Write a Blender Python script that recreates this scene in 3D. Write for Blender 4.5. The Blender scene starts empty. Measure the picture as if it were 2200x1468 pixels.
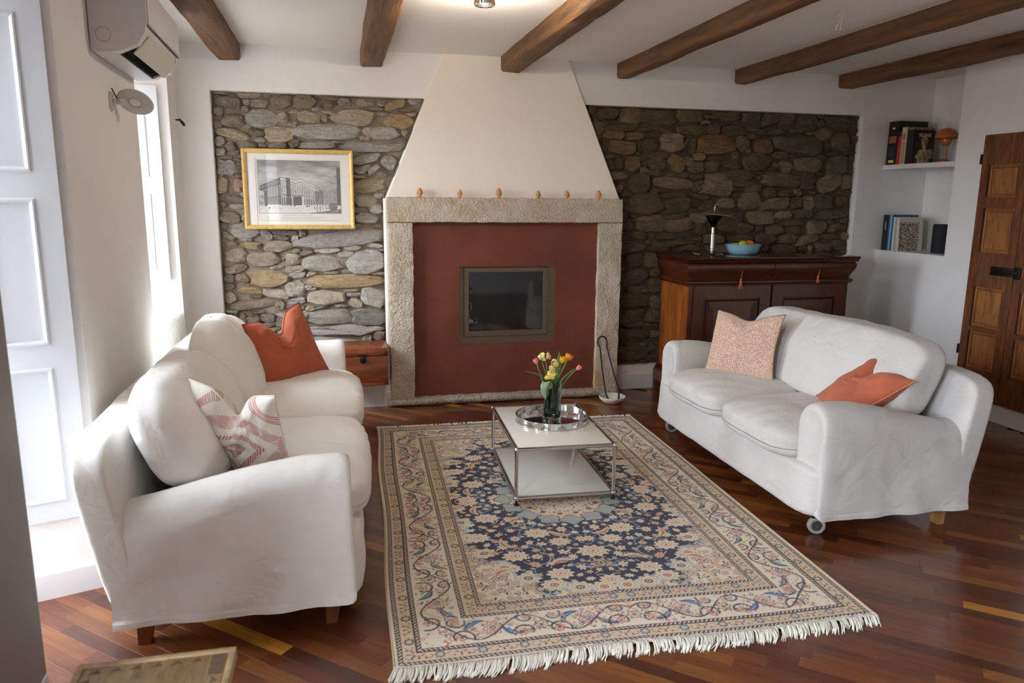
import bpy, bmesh, math, random
import numpy as np
from mathutils import Vector, Matrix, noise

PI = math.pi
S = bpy.context.scene
COL = S.collection

# ---------------------------------------------------------------- camera
cam_d = bpy.data.cameras.new('camera')
cam = bpy.data.objects.new('camera', cam_d)
COL.objects.link(cam)
yaw, pitch, roll = 0.2269, -0.1894, 0.0092
fw = Vector((math.sin(yaw) * math.cos(pitch), math.cos(yaw) * math.cos(pitch), math.sin(pitch)))
rt = Vector((math.cos(yaw), -math.sin(yaw), 0))
up = rt.cross(fw)
rt, up = math.cos(roll) * rt + math.sin(roll) * up, -math.sin(roll) * rt + math.cos(roll) * up
cam.matrix_world = Matrix(((rt.x, up.x, -fw.x, -0.2323), (rt.y, up.y, -fw.y, -5.4948), (rt.z, up.z, -fw.z, 1.5019), (0, 0, 0, 1)))
cam_d.sensor_width = 36.0
cam_d.sensor_fit = 'HORIZONTAL'
cam_d.lens = 1597.22 / 2200 * 36
cam_d.clip_start = 0.05
cam_d.dof.use_dof = True
cam_d.dof.focus_distance = 4.2
cam_d.dof.aperture_fstop = 3.2
S.camera = cam

# ---------------------------------------------------------------- daylight
SKY, GROUND = (0.885, 0.98, 1.10), (0.16, 0.15, 0.14)
SKY_STRENGTH = 21.0
world = bpy.data.worlds.new('world')
S.world = world
world.use_nodes = True
wt = world.node_tree
wbg = wt.nodes['Background']
wbg.inputs[1].default_value = SKY_STRENGTH
w_tc = wt.nodes.new('ShaderNodeTexCoord')
w_sp = wt.nodes.new('ShaderNodeSeparateXYZ')
w_rp = wt.nodes.new('ShaderNodeValToRGB')       # ground below the horizon, overcast sky above it
w_rp.color_ramp.elements[0].position, w_rp.color_ramp.elements[1].position = 0.49, 0.52
w_rp.color_ramp.elements[0].color, w_rp.color_ramp.elements[1].color = (*GROUND, 1), (*SKY, 1)
w_ma = wt.nodes.new('ShaderNodeMath')
w_ma.operation = 'MULTIPLY_ADD'
w_ma.inputs[1].default_value, w_ma.inputs[2].default_value = 0.5, 0.5
wt.links.new(w_tc.outputs['Generated'], w_sp.inputs[0])
wt.links.new(w_sp.outputs[2], w_ma.inputs[0])
wt.links.new(w_ma.outputs[0], w_rp.inputs[0])
wt.links.new(w_rp.outputs[0], wbg.inputs[0])


def portal(name, loc, rot, sx, sy):
    l = bpy.data.lights.new(name, 'AREA')
    l.shape = 'RECTANGLE'
    l.size, l.size_y = sx, sy
    l.cycles.is_portal = True
    o = bpy.data.objects.new(name, l)
    o.location, o.rotation_euler = loc, rot
    COL.objects.link(o)


for (n, yc, w, zc, h) in (('window_portal_a', -2.885, 0.38, 1.15, 2.28), ('window_portal_b', -0.86, 0.74, 1.36, 1.72), ('fill_window_portal', -4.975, 1.28, 1.15, 2.28)):
    portal(n, (-1.77, yc, zc), (0, -PI / 2, 0), h, w)

S.view_settings.view_transform = 'Standard'
S.view_settings.look = 'None'
S.view_settings.exposure = 0.80
S.view_settings.gamma = 1.0
S.view_settings.use_curve_mapping = False
S.cycles.max_bounces = 8
S.cycles.diffuse_bounces = 4
S.cycles.glossy_bounces = 4
S.cycles.transmission_bounces = 8
S.cycles.transparent_max_bounces = 8
S.cycles.use_adaptive_sampling = True
S.cycles.adaptive_threshold = 0.04
S.cycles.sample_clamp_indirect = 6.0
S.cycles.caustics_reflective = False
S.cycles.caustics_refractive = False

# ---------------------------------------------------------------- helpers
def lin1(v):
    v /= 255.0
    return v / 12.92 if v <= 0.04045 else ((v + 0.055) / 1.055) ** 2.4


def L(r, g, b):
    return (lin1(r), lin1(g), lin1(b), 1.0)


MATS = {}


class NT:
    def __init__(self, name):
        self.m = bpy.data.materials.new(name)
        self.m.use_nodes = True
        self.t = self.m.node_tree
        self.b = self.t.nodes['Principled BSDF']
        self.out = self.t.nodes['Material Output']

    def n(self, kind, **kw):
        x = self.t.nodes.new(kind)
        for k, v in kw.items():
            if k.startswith('i_'):
                x.inputs[int(k[2:])].default_value = v
            else:
                setattr(x, k, v)
        return x

    def l(self, a, b):
        self.t.links.new(a, b)

    def coords(self, stretch=None, coord='Object', rot=None, rnd=False):
        tc = self.n('ShaderNodeTexCoord')
        v = tc.outputs[coord]
        if rnd:
            oi = self.n('ShaderNodeObjectInfo')
            cx = self.n('ShaderNodeCombineXYZ')
            mu = self.n('ShaderNodeMath', operation='MULTIPLY', i_1=37.0)
            self.l(oi.outputs['Random'], mu.inputs[0])
            for i in range(3):
                self.l(mu.outputs[0], cx.inputs[i])
            ad = self.n('ShaderNodeVectorMath', operation='ADD')
            self.l(v, ad.inputs[0])
            self.l(cx.outputs[0], ad.inputs[1])
            v = ad.outputs[0]
        if stretch or rot:
            mp = self.n('ShaderNodeMapping')
            mp.inputs['Scale'].default_value = stretch or (1, 1, 1)
            if rot:
                mp.inputs['Rotation'].default_value = rot
            self.l(v, mp.inputs[0])
            v = mp.outputs[0]
        return v

    def tex(self, vec, scale, detail=4.0, kind='NOISE', dist=0.0, rough=0.55):
        if kind == 'NOISE':
            x = self.n('ShaderNodeTexNoise')
            x.inputs['Detail'].default_value = detail
            x.inputs['Roughness'].default_value = rough
            x.inputs['Distortion'].default_value = dist
        elif kind == 'VORO':
            x = self.n('ShaderNodeTexVoronoi')
        elif kind == 'WAVE':
            x = self.n('ShaderNodeTexWave')
            x.inputs['Distortion'].default_value = dist
            x.inputs['Detail'].default_value = detail
        x.inputs['Scale'].default_value = scale
        self.l(vec, x.inputs['Vector'])
        return x.outputs['Distance' if kind == 'VORO' else 0]

    def ramp(self, fac, lo, hi, c0=(0, 0, 0, 1), c1=(1, 1, 1, 1)):
        r = self.n('ShaderNodeValToRGB')
        r.color_ramp.elements[0].position, r.color_ramp.elements[1].position = lo, hi
        r.color_ramp.elements[0].color, r.color_ramp.elements[1].color = c0, c1
        self.l(fac, r.inputs[0])
        return r.outputs[0]

    def mix(self, fac, a, b, mode='MIX'):
        x = self.n('ShaderNodeMix', data_type='RGBA', blend_type=mode)
        if isinstance(fac, float):
            x.inputs[0].default_value = fac
        else:
            self.l(fac, x.inputs[0])
        for k, v in ((6, a), (7, b)):
            if isinstance(v, tuple):
                x.inputs[k].default_value = v
            else:
                self.l(v, x.inputs[k])
        return x.outputs[2]


def mat(name, col, rough=0.5, metal=0.0, var=(), bump=(), coat=0.0, spec=0.5, coord='Object', rnd=False, trans=0.0, sheen=0.0, ior=None, sub=0.0):
    """col: linear rgba, 'attr' (colour attribute Col) or 'obj' (object colour).
    var: (scale, colour, lo, hi, detail, stretch, kind) overlays; bump: (scale, distance, detail, stretch, kind)."""
    if name in MATS:
        return MATS[name]
    k = NT(name)
    if col == 'attr':
        a = k.n('ShaderNodeAttribute', attribute_name='Col')
        c = a.outputs['Color']
    elif col == 'obj':
        c = k.n('ShaderNodeObjectInfo').outputs['Color']
    else:
        c = tuple(col)
    for (sc, c2, lo, hi, det, st, kind) in var:
        f = k.ramp(k.tex(k.coords(st, coord, rnd=rnd), sc, det, kind, 1.5 if kind == 'WAVE' else 0.3), lo, hi)
        if len(c2) == 5:
            c = k.mix(f, c, c2[:4], 'MULTIPLY')
        else:
            c = k.mix(f, c, c2)
    if isinstance(c, tuple):
        k.b.inputs['Base Color'].default_value = c
    else:
        k.l(c, k.b.inputs['Base Color'])
    k.b.inputs['Roughness'].default_value = rough
    k.b.inputs['Metallic'].default_value = metal
    k.b.inputs['Coat Weight'].default_value = coat
    k.b.inputs['Coat Roughness'].default_value = 0.12
    k.b.inputs['Specular IOR Level'].default_value = spec
    k.b.inputs['Transmission Weight'].default_value = trans
    if sheen:
        k.b.inputs['Sheen Weight'].default_value = sheen
    if sub:
        k.b.inputs['Subsurface Weight'].default_value = sub
        k.b.inputs['Subsurface Radius'].default_value = (0.01, 0.006, 0.004)
    if ior:
        k.b.inputs['IOR'].default_value = ior
    prev = None
    for (sc, dist, det, st, kind) in bump:
        b = k.n('ShaderNodeBump')
        b.inputs['Strength'].default_value = 1.0
        b.inputs['Distance'].default_value = dist
        k.l(k.tex(k.coords(st, coord, rnd=rnd), sc, det, kind, 1.0 if kind == 'WAVE' else 0.0), b.inputs['Height'])
        if prev:
            k.l(prev, b.inputs['Normal'])
        prev = b.outputs[0]
    if prev:
        k.l(prev, k.b.inputs['Normal'])
    MATS[name] = k.m
    return k.m


def mult(v):
    return (v, v, v, 1.0, 1.0)


LOC = {}


def tag(o, label=None, cat=None, group=None, kind=None):
    for k, v in (('label', label), ('category', cat), ('group', group), ('kind', kind)):
        if v:
            o[k] = v
    return o


def thing(name, label, cat, loc, group=None):
    o = bpy.data.objects.new(name, None)
    o.empty_display_size = 0.05
    COL.objects.link(o)
    o.location = loc
    LOC[o.name] = Vector(loc)
    return tag(o, label, cat, group)


def mk(name, V, F, m, parent=None, smooth=False, base=None, angle=None):
    """one mesh object from world coordinates"""
    V = np.asarray([tuple(v) for v in V], dtype=float) if not isinstance(V, np.ndarray) else V
    if parent is not None:
        off = LOC[parent.name]
    else:
        lo, hi = V.min(0), V.max(0)
        off = Vector(base) if base else Vector(((lo[0] + hi[0]) / 2, (lo[1] + hi[1]) / 2, lo[2]))
    V = V - np.array(off)
    me = bpy.data.meshes.new(name)
    me.from_pydata(V.tolist(), [], [tuple(f) for f in F])
    if m:
        me.materials.append(m)
    if smooth:
        me.polygons.foreach_set('use_smooth', [True] * len(me.polygons))
    o = bpy.data.objects.new(name, me)
    COL.objects.link(o)
    if parent is not None:
        o.parent = parent
    else:
        o.location = off
    LOC[o.name] = off
    if angle:
        me.set_sharp_from_angle(angle=math.radians(angle))
    return o


def from_bm(name, bm, m, parent=None, smooth=False, angle=None):
    bm.verts.ensure_lookup_table()
    bm.verts.index_update()
    V = [v.co[:] for v in bm.verts]
    F = [[v.index for v in f.verts] for f in bm.faces]
    bm.free()
    return mk(name, V, F, m, parent, smooth, angle=angle)


def boxVF(x0, x1, y0, y1, z0, z1):
    V = [(x0, y0, z0), (x1, y0, z0), (x1, y1, z0), (x0, y1, z0), (x0, y0, z1), (x1, y0, z1), (x1, y1, z1), (x0, y1, z1)]
    F = [(0, 3, 2, 1), (4, 5, 6, 7), (0, 1, 5, 4), (1, 2, 6, 5), (2, 3, 7, 6), (3, 0, 4, 7)]
    return V, F


def box(name, x0, x1, y0, y1, z0, z1, m, parent=None, bev=0.0, seg=2, xf=None):
    V, F = boxVF(x0, x1, y0, y1, z0, z1)
    if bev:
        bm = bmesh.new()
        vs = [bm.verts.new(v) for v in V]
        for f in F:
            bm.faces.new([vs[i] for i in f])
        bmesh.ops.bevel(bm, geom=bm.edges[:], offset=bev, segments=seg, profile=0.5, affect='EDGES')
        bm.verts.index_update()
        V = [v.co[:] for v in bm.verts]
        F = [[v.index for v in f.verts] for f in bm.faces]
        bm.free()
    if xf:
        V = [tuple(xf(Vector(v))) for v in V]
    return mk(name, V, F, m, parent, smooth=bool(bev), angle=35 if bev else None)


def join(parts):
    V, F = [], []
    for v, f in parts:
        n = len(V)
        V += [tuple(p) for p in v]
        F += [tuple(i + n for i in q) for q in f]
    return V, F


def gridVF(fn, nu, nv, cu=False, cv=False):
    V = [tuple(fn(i, j)) for j in range(nv) for i in range(nu)]
    F = []
    for j in range(nv if cv else nv - 1):
        for i in range(nu if cu else nu - 1):
            a, b = i, (i + 1) % nu
            c, d = j, (j + 1) % nv
            F.append((c * nu + a, c * nu + b, d * nu + b, d * nu + a))
    return V, F


def tubeVF(P, r, seg=8, closed=False, caps=True):
    P = [Vector(p) for p in P]
    n = len(P)
    R = r if isinstance(r, (list, tuple)) else [r] * n
    T = []
    for i in range(n):
        a = P[(i - 1) % n] if (closed or i > 0) else P[i]
        b = P[(i + 1) % n] if (closed or i < n - 1) else P[i]
        d = (b - a)
        T.append(d.normalized() if d.length > 1e-9 else Vector((0, 0, 1)))
    ref = Vector((0, 0, 1)) if abs(T[0].z) < 0.9 else Vector((1, 0, 0))
    nx = T[0].cross(ref).normalized()
    V = []
    for i in range(n):
        nx = (nx - T[i] * nx.dot(T[i])).normalized()
        ny = T[i].cross(nx)
        for k in range(seg):
            a = 2 * PI * k / seg
            V.append(tuple(P[i] + R[i] * (math.cos(a) * nx + math.sin(a) * ny)))
    F = []
    for i in range(n if closed else n - 1):
        for k in range(seg):
            a, b = i * seg, ((i + 1) % n) * seg
            F.append((a + k, a + (k + 1) % seg, b + (k + 1) % seg, b + k))
    if caps and not closed:
        F.append(tuple(range(seg))[::-1])
        F.append(tuple((n - 1) * seg + k for k in range(seg)))
    return V, F


def tube(name, P, r, m, parent=None, seg=8, closed=False):
    V, F = tubeVF(P, r, seg, closed)
    return mk(name, V, F, m, parent, True, angle=60)


def latheVF(prof, c, seg=32, close=False):
    V, F = [], []
    for (r, z) in prof:
        for k in range(seg):
            a = 2 * PI * k / seg
            V.append((c[0] + r * math.cos(a), c[1] + r * math.sin(a), c[2] + z))
    n = len(prof)
    for i in range(n if close else n - 1):
        j = (i + 1) % n
        for k in range(seg):
            F.append((i * seg + k, i * seg + (k + 1) % seg, j * seg + (k + 1) % seg, j * seg + k))
    if not close:
        if prof[0][0] > 1e-6:
            F.append(tuple(range(seg))[::-1])
        if prof[-1][0] > 1e-6:
            F.append(tuple((n - 1) * seg + k for k in range(seg)))
    return V, F


def lathe(name, prof, c, m, parent=None, seg=32, close=False, angle=40, xf=None):
    V, F = latheVF(prof, c, seg, close)
    if xf:
        V = [tuple(xf(Vector(v))) for v in V]
    bm = bmesh.new()
    vs = [bm.verts.new(v) for v in V]
    for f in F:
        try:
            bm.faces.new([vs[i] for i in f])
        except ValueError:
            pass
    bmesh.ops.remove_doubles(bm, verts=bm.verts[:], dist=1e-6)
    bmesh.ops.recalc_face_normals(bm, faces=bm.faces[:])
    return from_bm(name, bm, m, parent, True, angle)


def holed(us, vs, holes):
    """cells of a grid us x vs that are solid; holes: (u0,u1,v0,v1)"""
    out = {}
    for i in range(len(us) - 1):
        for j in range(len(vs) - 1):
            cu, cv = (us[i] + us[i + 1]) / 2, (vs[j] + vs[j + 1]) / 2
            out[i, j] = not any(h[0] < cu < h[1] and h[2] < cv < h[3] for h in holes)
    return out


def slab(us, vs, holes, pos):
    """one connected slab with rectangular holes; pos(u, v, side) -> xyz, side 0 inner face, 1 outer"""
    us, vs = sorted(set(us)), sorted(set(vs))
    ok = holed(us, vs, holes)
    V, F, idx = [], [], {}

    def vid(i, j, s):
        if (i, j, s) not in idx:
            idx[i, j, s] = len(V)
            V.append(tuple(pos(us[i], vs[j], s)))
        return idx[i, j, s]
    for (i, j), o in ok.items():
        if not o:
            continue
        q = ((i, j), (i + 1, j), (i + 1, j + 1), (i, j + 1))
        F.append(tuple(vid(a, b, 0) for a, b in q))
        F.append(tuple(vid(a, b, 1) for a, b in q[::-1]))
        for (di, dj), (p, r) in (((0, -1), (0, 1)), ((1, 0), (1, 2)), ((0, 1), (2, 3)), ((-1, 0), (3, 0))):
            if not ok.get((i + di, j + dj), False):
                F.append((vid(*q[r], 0), vid(*q[p], 0), vid(*q[p], 1), vid(*q[r], 1)))
    return V, F


def fix(V, F):
    bm = bmesh.new()
    vs = [bm.verts.new(v) for v in V]
    for f in F:
        try:
            bm.faces.new([vs[i] for i in f])
        except ValueError:
            pass
    bmesh.ops.recalc_face_normals(bm, faces=bm.faces[:])
    bm.verts.index_update()
    V = [v.co[:] for v in bm.verts]
    F = [[v.index for v in f.verts] for f in bm.faces]
    bm.free()
    return V, F


def puffVF(n, k=6.0):
    """subdivided unit cube rounded to a superquadric; returns unit coords and faces"""
    idx, V, F = {}, [], []

    def vid(p):
        if p not in idx:
            idx[p] = len(V)
            q = [2 * c / n - 1 for c in p]
            r = (sum(abs(c) ** k for c in q)) ** (1 / k)
            V.append([c / r for c in q])
        return idx[p]
    for ax in range(3):
        for s in (0, n):
            for i in range(n):
                for j in range(n):
                    q = []
                    for a, b in ((i, j), (i + 1, j), (i + 1, j + 1), (i, j + 1)):
                        c = [0, 0, 0]
                        c[ax] = s
                        c[(ax + 1) % 3] = a
                        c[(ax + 2) % 3] = b
                        q.append(vid(tuple(c)))
                    F.append(tuple(q) if s else tuple(q[::-1]))
    return V, F


def nz(x, y, z):
    return noise.noise(Vector((x, y, z)))


def sm(a, b, x):
    t = min(1.0, max(0.0, (x - a) / (b - a)))
    return t * t * (3 - 2 * t)


def copy_thing(src, loc, label=None, rotz=0.0):
    r = src.copy()
    COL.objects.link(r)
    r.location = loc
    r.rotation_euler = (0, 0, rotz)
    LOC[r.name] = Vector(loc)
    if label:
        r['label'] = label
    for ch in list(src.children):
        c = ch.copy()
        COL.objects.link(c)
        c.parent = r
        for g in list(ch.children):
            d = g.copy()
            COL.objects.link(d)
            d.parent = c
    return r


def color_attr(o, cols):
    """per-vertex linear colours (n,3)"""
    a = o.data.color_attributes.new('Col', 'FLOAT_COLOR', 'POINT')
    buf = np.ones((len(cols), 4), dtype=np.float32)
    buf[:, :3] = cols
    a.data.foreach_set('color', buf.ravel())


def s2l(a):
    a = np.asarray(a, dtype=float) / 255.0
    return np.where(a <= 0.04045, a / 12.92, ((a + 0.055) / 1.055) ** 2.4)


# ---------------------------------------------------------------- materials
M_wall = mat('white_plaster', L(239, 237, 234), 0.85, var=[(1.2, L(233, 230, 226), .4, .7, 4, None, 'NOISE')], bump=[(9, .004, 4, None, 'NOISE'), (120, .0008, 3, None, 'NOISE')])
M_ceil = mat('ceiling_paint', L(236, 232, 226), 0.9, bump=[(60, .0008, 3, None, 'NOISE')])
M_paint = mat('white_satin_paint', L(228, 228, 228), 0.38)
M_chrome = mat('chrome', L(215, 215, 218), 0.09, 1.0)
M_black = mat('black_plastic', L(22, 22, 24), 0.45)
M_iron = mat('dark_iron', L(48, 44, 42), 0.5, 0.8, var=[(60, L(70, 55, 45), .5, .8, 4, None, 'NOISE')])

# ================================================================ SETTING
ZC = 2.4977
XR, ND, YN = 4.1907, 0.4245, -0.7528
YF = -6.4


def lw(y):
    return -1.257 - y * 0.0365


def st(o, kind='structure'):
    o['kind'] = kind
    return o


# ---- wall_left with two splayed window bays and an unseen one added for fill light
W1, W2, W3 = (-3.25, -2.52), (-1.27, -0.32), (-5.6, -4.35)
ZT1, ZT2, ZT3 = 2.30, 2.22, 2.30
SPLAY = {W1[0]: 0.22, W1[1]: -0.20, W2[0]: 0.08, W2[1]: -0.20, W3[0]: 0.06, W3[1]: -0.06}
TL = 0.57


def posl(u, v, s):
    if s == 0:
        return (lw(u), u, v)
    return (lw(u) - TL, u + SPLAY.get(u, 0.0), v)


V, F = fix(*slab([YF - 0.2, 0.3, *W1, *W2, *W3], [0, ZT2, ZT1, ZC + 0.1], [(*W1, -1, ZT1), (*W2, -1, ZT2), (*W3, -1, ZT3)], posl))
wall_left = st(mk('wall_left', V, F, M_wall))

M_pane = NT('window_glass')
tr = M_pane.n('ShaderNodeBsdfTransparent')
gl = M_pane.n('ShaderNodeBsdfGlossy')
gl.inputs['Roughness'].default_value = 0.0
mx = M_pane.n('ShaderNodeMixShader')
mx.inputs[0].default_value = 0.06
M_pane.l(tr.outputs[0], mx.inputs[1])
M_pane.l(gl.outputs[0], mx.inputs[2])
M_pane.l(mx.outputs[0], M_pane.out.inputs[0])
M_pane = M_pane.m


def window(name, W, z0, z1, rows, ncol=2):
    a, b = W[0] + SPLAY[W[0]] * .8, W[1] + SPLAY[W[1]] * .8
    x = (lw(a) + lw(b)) / 2 - TL * 0.85
    mid = (a + b) / 2 if ncol == 2 else a + (b - a) / 2
    cw = (b - a - .10 - (ncol - 1) * .07) / ncol
    cs = [(a + .05 + i * (cw + .07), a + .05 + i * (cw + .07) + cw) for i in range(ncol)]
    us = [a] + [u for c in cs for u in c] + [b]
    zs = [z0, z0 + .09]
    hs = []
    h = (z1 - .06 - z0 - .09 - (rows - 1) * .03) / rows
    z = z0 + .09
    for r in range(rows):
        hs.append((z, z + h))
        zs += [z, z + h]
        z += h + .03
    zs.append(z1)
    holes = [(u0, u1, p, q) for u0, u1 in cs for p, q in hs]
    V, F = fix(*slab(us, zs, holes, lambda u, v, s: (x - (.045 if s else 0), u, v)))
    w = st(mk(name, V, F, M_paint))
    for u0, u1, p, q in holes:
        box('pane', x - .026, x - .022, u0 - .005, u1 + .005, p - .005, q + .005, M_pane, w)
    hd = tube('handle', [(x + .01, mid, (z0 + z1) / 2 + .02), (x + .045, mid, (z0 + z1) / 2 + .02), (x + .045, mid, (z0 + z1) / 2 - .09)], .008, M_iron, w)
    return w


window('window_1', W1, 0.02, ZT1, 4)
window('window_2', W2, 0.50, ZT2, 3)
window('fill_window', W3, 0.02, ZT3, 4, 2)  # unseen window, added and sized to light the near side of the room
V, F = boxVF(-1.81, -1.69, W2[0] + .02, W2[1] - .02, 0, .50)
mk('parapet', V, F, M_wall, wall_left)

# ---- wall_right with the shelf niche
Z1, Z2 = 1.8055, 1.105
V, F = fix(*slab([YF - .2, YN, 0.0, 0.3], [0, Z2, ZC + .005, ZC + .1], [(YN, 0, Z2, ZC + .005)], lambda u, v, s: (XR + (ND if s else 0), u, v)))
wall_right = st(mk('wall_right', V, F, M_wall))
box('niche_panel', XR + ND, XR + ND + .05, YN - .05, .3, Z2 - .05, ZC + .08, M_wall, wall_right)
V, F = boxVF(-1.6, XR + .4, YF - .15, YF, 0, ZC + .1)
wall_front = st(mk('wall_front', V, F, M_wall))

# ---- wall_back with the two stone recesses
SL, SR, ZS0, ZS1 = -1.046, 3.958, 0.19, 2.197
V, F = fix(*slab([-1.5, SL, 0.45, 1.45, SR, XR + .001], [0, ZS0, ZS1, ZC + .1], [(SL, .45, ZS0, ZS1), (1.45, SR, ZS0, ZS1)], lambda u, v, s: (u, .3 if s else 0, v)))
wall_back = st(mk('wall_back', V, F, M_wall))

# ---- ceiling and beams
V, F = boxVF(-1.9, XR + .4, YF - .15, .3, ZC, ZC + .12)
ceiling = st(mk('ceiling', V, F, M_ceil))


def beam_mat():
    k = NT('old_beam_wood')
    v = k.coords((9, .7, 9))
    f = k.tex(v, 3.0, 8, 'NOISE', .6, .65)
    c = k.ramp(f, .3, .72, L(58, 38, 22), L(142, 99, 58))
    g = k.tex(k.coords((30, 1.2, 30)), 3.0, 6, 'NOISE', .3, .7)
    c = k.mix(k.ramp(g, .55, .75), c, L(48, 31, 18))
    c = k.mix(k.ramp(k.tex(k.coords(), 1.7, 3), .45, .7), c, L(120, 80, 44))
    k.l(c, k.b.inputs['Base Color'])
    k.b.inputs['Roughness'].default_value = .62
    b = k.n('ShaderNodeBump')
    b.inputs['Distance'].default_value = .006
    k.l(g, b.inputs['Height'])
    k.l(b.outputs[0], k.b.inputs['Normal'])
    return k.m


M_beam = beam_mat()


def beam(x0, x1, label, seed, yend=0.02):
    rnd = random.Random(seed)
    n = 46
    zb = 2.3937
    sec = [(x0, ZC + .02), (x0, zb + .022), (x0 + .004, zb + .008), (x0 + .014, zb), (x1 - .014, zb), (x1 - .004, zb + .008), (x1, zb + .022), (x1, ZC + .02)]

    def fn(i, j):
        y = yend - (yend - YF - .02) * j / (n - 1)
        x, z = sec[i]
        ph = seed * 7.3
        dx = .010 * nz(ph, y * 1.1, x * 3) + .005 * nz(ph + 5, y * 5, x * 9)
        dz = .010 * nz(ph + 9, y * 1.3, x * 4) + .005 * nz(ph + 3, y * 6, x * 11) if i not in (0, 7) else 0
        return (x + dx, y, z + dz)
    V, F = gridVF(fn, 8, n)
    F.append(tuple(range(8)))
    F.append(tuple((n - 1) * 8 + i for i in range(8))[::-1])
    V, F = fix(V, F)
    o = mk('ceiling_beam', V, F, M_beam, smooth=True, angle=40)
    tag(o, label, 'beam', 'old wooden ceiling beams')
    return o


for i, (a, b, lab) in enumerate(((-.985, -.832, 'rough-hewn brown ceiling beam next to the air conditioner'), (-.058, .098, 'brown ceiling beam ending above the framed engraving'),
                                 (.93, 1.075, 'brown ceiling beam running into the chimney hood'), (1.8205, 1.9275, 'brown ceiling beam just beyond the chimney hood, over the stone wall'),
                                 (2.79, 2.892, 'dark ceiling beam over the sideboard, beside the hanging wires'), (3.70, 3.838, 'dark ceiling beam nearest the shelf niche'))):
    beam(a, b, lab, i + 1)

# ---- floor: diagonal strip parquet
def floor_mat(name, col):
    k = NT(name)
    if col == 'obj':
        c = k.n('ShaderNodeObjectInfo').outputs['Color']
        v0 = k.coords((1.2, 22, 1), rnd=True)
        v1 = k.coords((3, 60, 1), rnd=True)
    else:
        c = k.n('ShaderNodeAttribute', attribute_name='Col').outputs['Color']
        v0 = k.coords((1.2, 22, 1), rot=(0, 0, math.radians(42)))
        v1 = k.coords((3, 60, 1), rot=(0, 0, math.radians(42)))
    g = k.tex(v0, 3.0, 6, 'NOISE', .8, .6)
    c = k.mix(k.ramp(g, .35, .75), c, (.5, .40, .33, 1), 'MULTIPLY')
    g2 = k.tex(v1, 4.0, 5, 'NOISE', .2, .6)
    c = k.mix(k.ramp(g2, .5, .8), c, (.72, .66, .6, 1), 'MULTIPLY')
    k.l(c, k.b.inputs['Base Color'])
    k.b.inputs['Roughness'].default_value = .34
    k.b.inputs['Coat Weight'].default_value = .55
    k.b.inputs['Coat Roughness'].default_value = .13
    b = k.n('ShaderNodeBump')
    b.inputs['Distance'].default_value = .0006
    k.l(g2, b.inputs['Height'])
    k.l(b.outputs[0], k.b.inputs['Normal'])
    return k.m


M_plank = floor_mat('varnished_plank', 'obj')
M_plank2 = floor_mat('varnished_planks_far', 'attr')
V, F = boxVF(-1.95, XR + .3, YF - .1, .2, -.06, -.012)
floor = st(mk('floor', V, F, mat('floor_joint', L(30, 15, 8), .8), base=(1.5, -3, -.06)))
rnd = random.Random(11)
PA = math.radians(-42)
ca, sa = math.cos(PA), math.sin(PA)
PWD = 0.0575
LENS = (0.40, 0.45, 0.50)


def plankVF(ln, w=PWD, t=.012, c=.00012):
    a, b = ln / 2 - .00025, w / 2 - .00025
    V = [(sx * a, sy * b, -t) for sx, sy in ((-1, -1), (1, -1), (1, 1), (-1, 1))] + [(sx * a, sy * b, -c) for sx, sy in ((-1, -1), (1, -1), (1, 1), (-1, 1))] + [(sx * (a - c), sy * (b - c), 0) for sx, sy in ((-1, -1), (1, -1), (1, 1), (-1, 1))]
    F = [(3, 2, 1, 0), (8, 9, 10, 11)]
    for q in (0, 4):
        for i in range(4):
            j = (i + 1) % 4
            F.append((q + i, q + j, q + 4 + j, q + 4 + i))
    return V, F


plank_me = []
for ln in LENS:
    me = bpy.data.meshes.new('plank')
    v, f = plankVF(ln)
    me.from_pydata(v, [], f)
    me.materials.append(M_plank)
    plank_me.append(me)
PCOL = [L(118, 62, 29), L(104, 53, 26), L(94, 47, 24), L(130, 74, 33), L(110, 56, 26), L(83, 41, 22), L(140, 86, 38), L(120, 68, 33)]
planks = []
for r in range(-90, 90):
    tpos = -5.6 + rnd.random() * .45
    while tpos < 5.6:
        k = rnd.randrange(3)
        ln = LENS[k]
        t = tpos + ln / 2
        tpos += ln
        x = 1.5 + t * ca - r * PWD * sa
        y = -3.1 + t * sa + r * PWD * ca
        if -1.85 < x < XR + .02 and YF < y < 0.02 and x > lw(y) - .60:
            c = rnd.choice(PCOL)
            if rnd.random() < .045:
                c = rnd.choice((L(190, 130, 50), L(172, 110, 44)))
            planks.append((x, y, k, c))


def seen(p):
    d = Vector((p[0], p[1], 0)) - Vector((-.2323, -5.4948, 1.5019))
    dz = d.dot(fw)
    if dz < .5:
        return 0
    u, v = 1100 + 1597 * d.dot(rt) / dz, 734 - 1597 * d.dot(up) / dz
    if not (-60 < u < 2260 and -60 < v < 1530):
        return 0
    if .03 < p[0] < 1.66 and -3.2 < p[1] < -.8 or -.95 < p[0] < -.25 and -2.85 < p[1] < -.7 or 2.0 < p[0] < 2.5 and -2.6 < p[1] < -1.2:
        return 0
    return 1 / dz


planks.sort(key=seen, reverse=True)
for x, y, k, c in planks[:300]:
    o = bpy.data.objects.new('floor_plank', plank_me[k])
    COL.objects.link(o)
    o.parent = floor
    o.location = Vector((x, y, 0)) - LOC[floor.name]
    o.rotation_euler = (0, 0, PA)
    o.color = c
parts, cols = [], []
for x, y, k, c in planks[300:]:
    v, f = plankVF(LENS[k])
    parts.append(([(x + p[0] * ca - p[1] * sa, y + p[0] * sa + p[1] * ca, p[2]) for p in v], f))
    cols += [c[:3]] * len(v)
V, F = join(parts)
o = mk('floor_planks', V, F, M_plank2, floor)
color_attr(o, cols)
o['kind'] = 'stuff'

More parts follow.
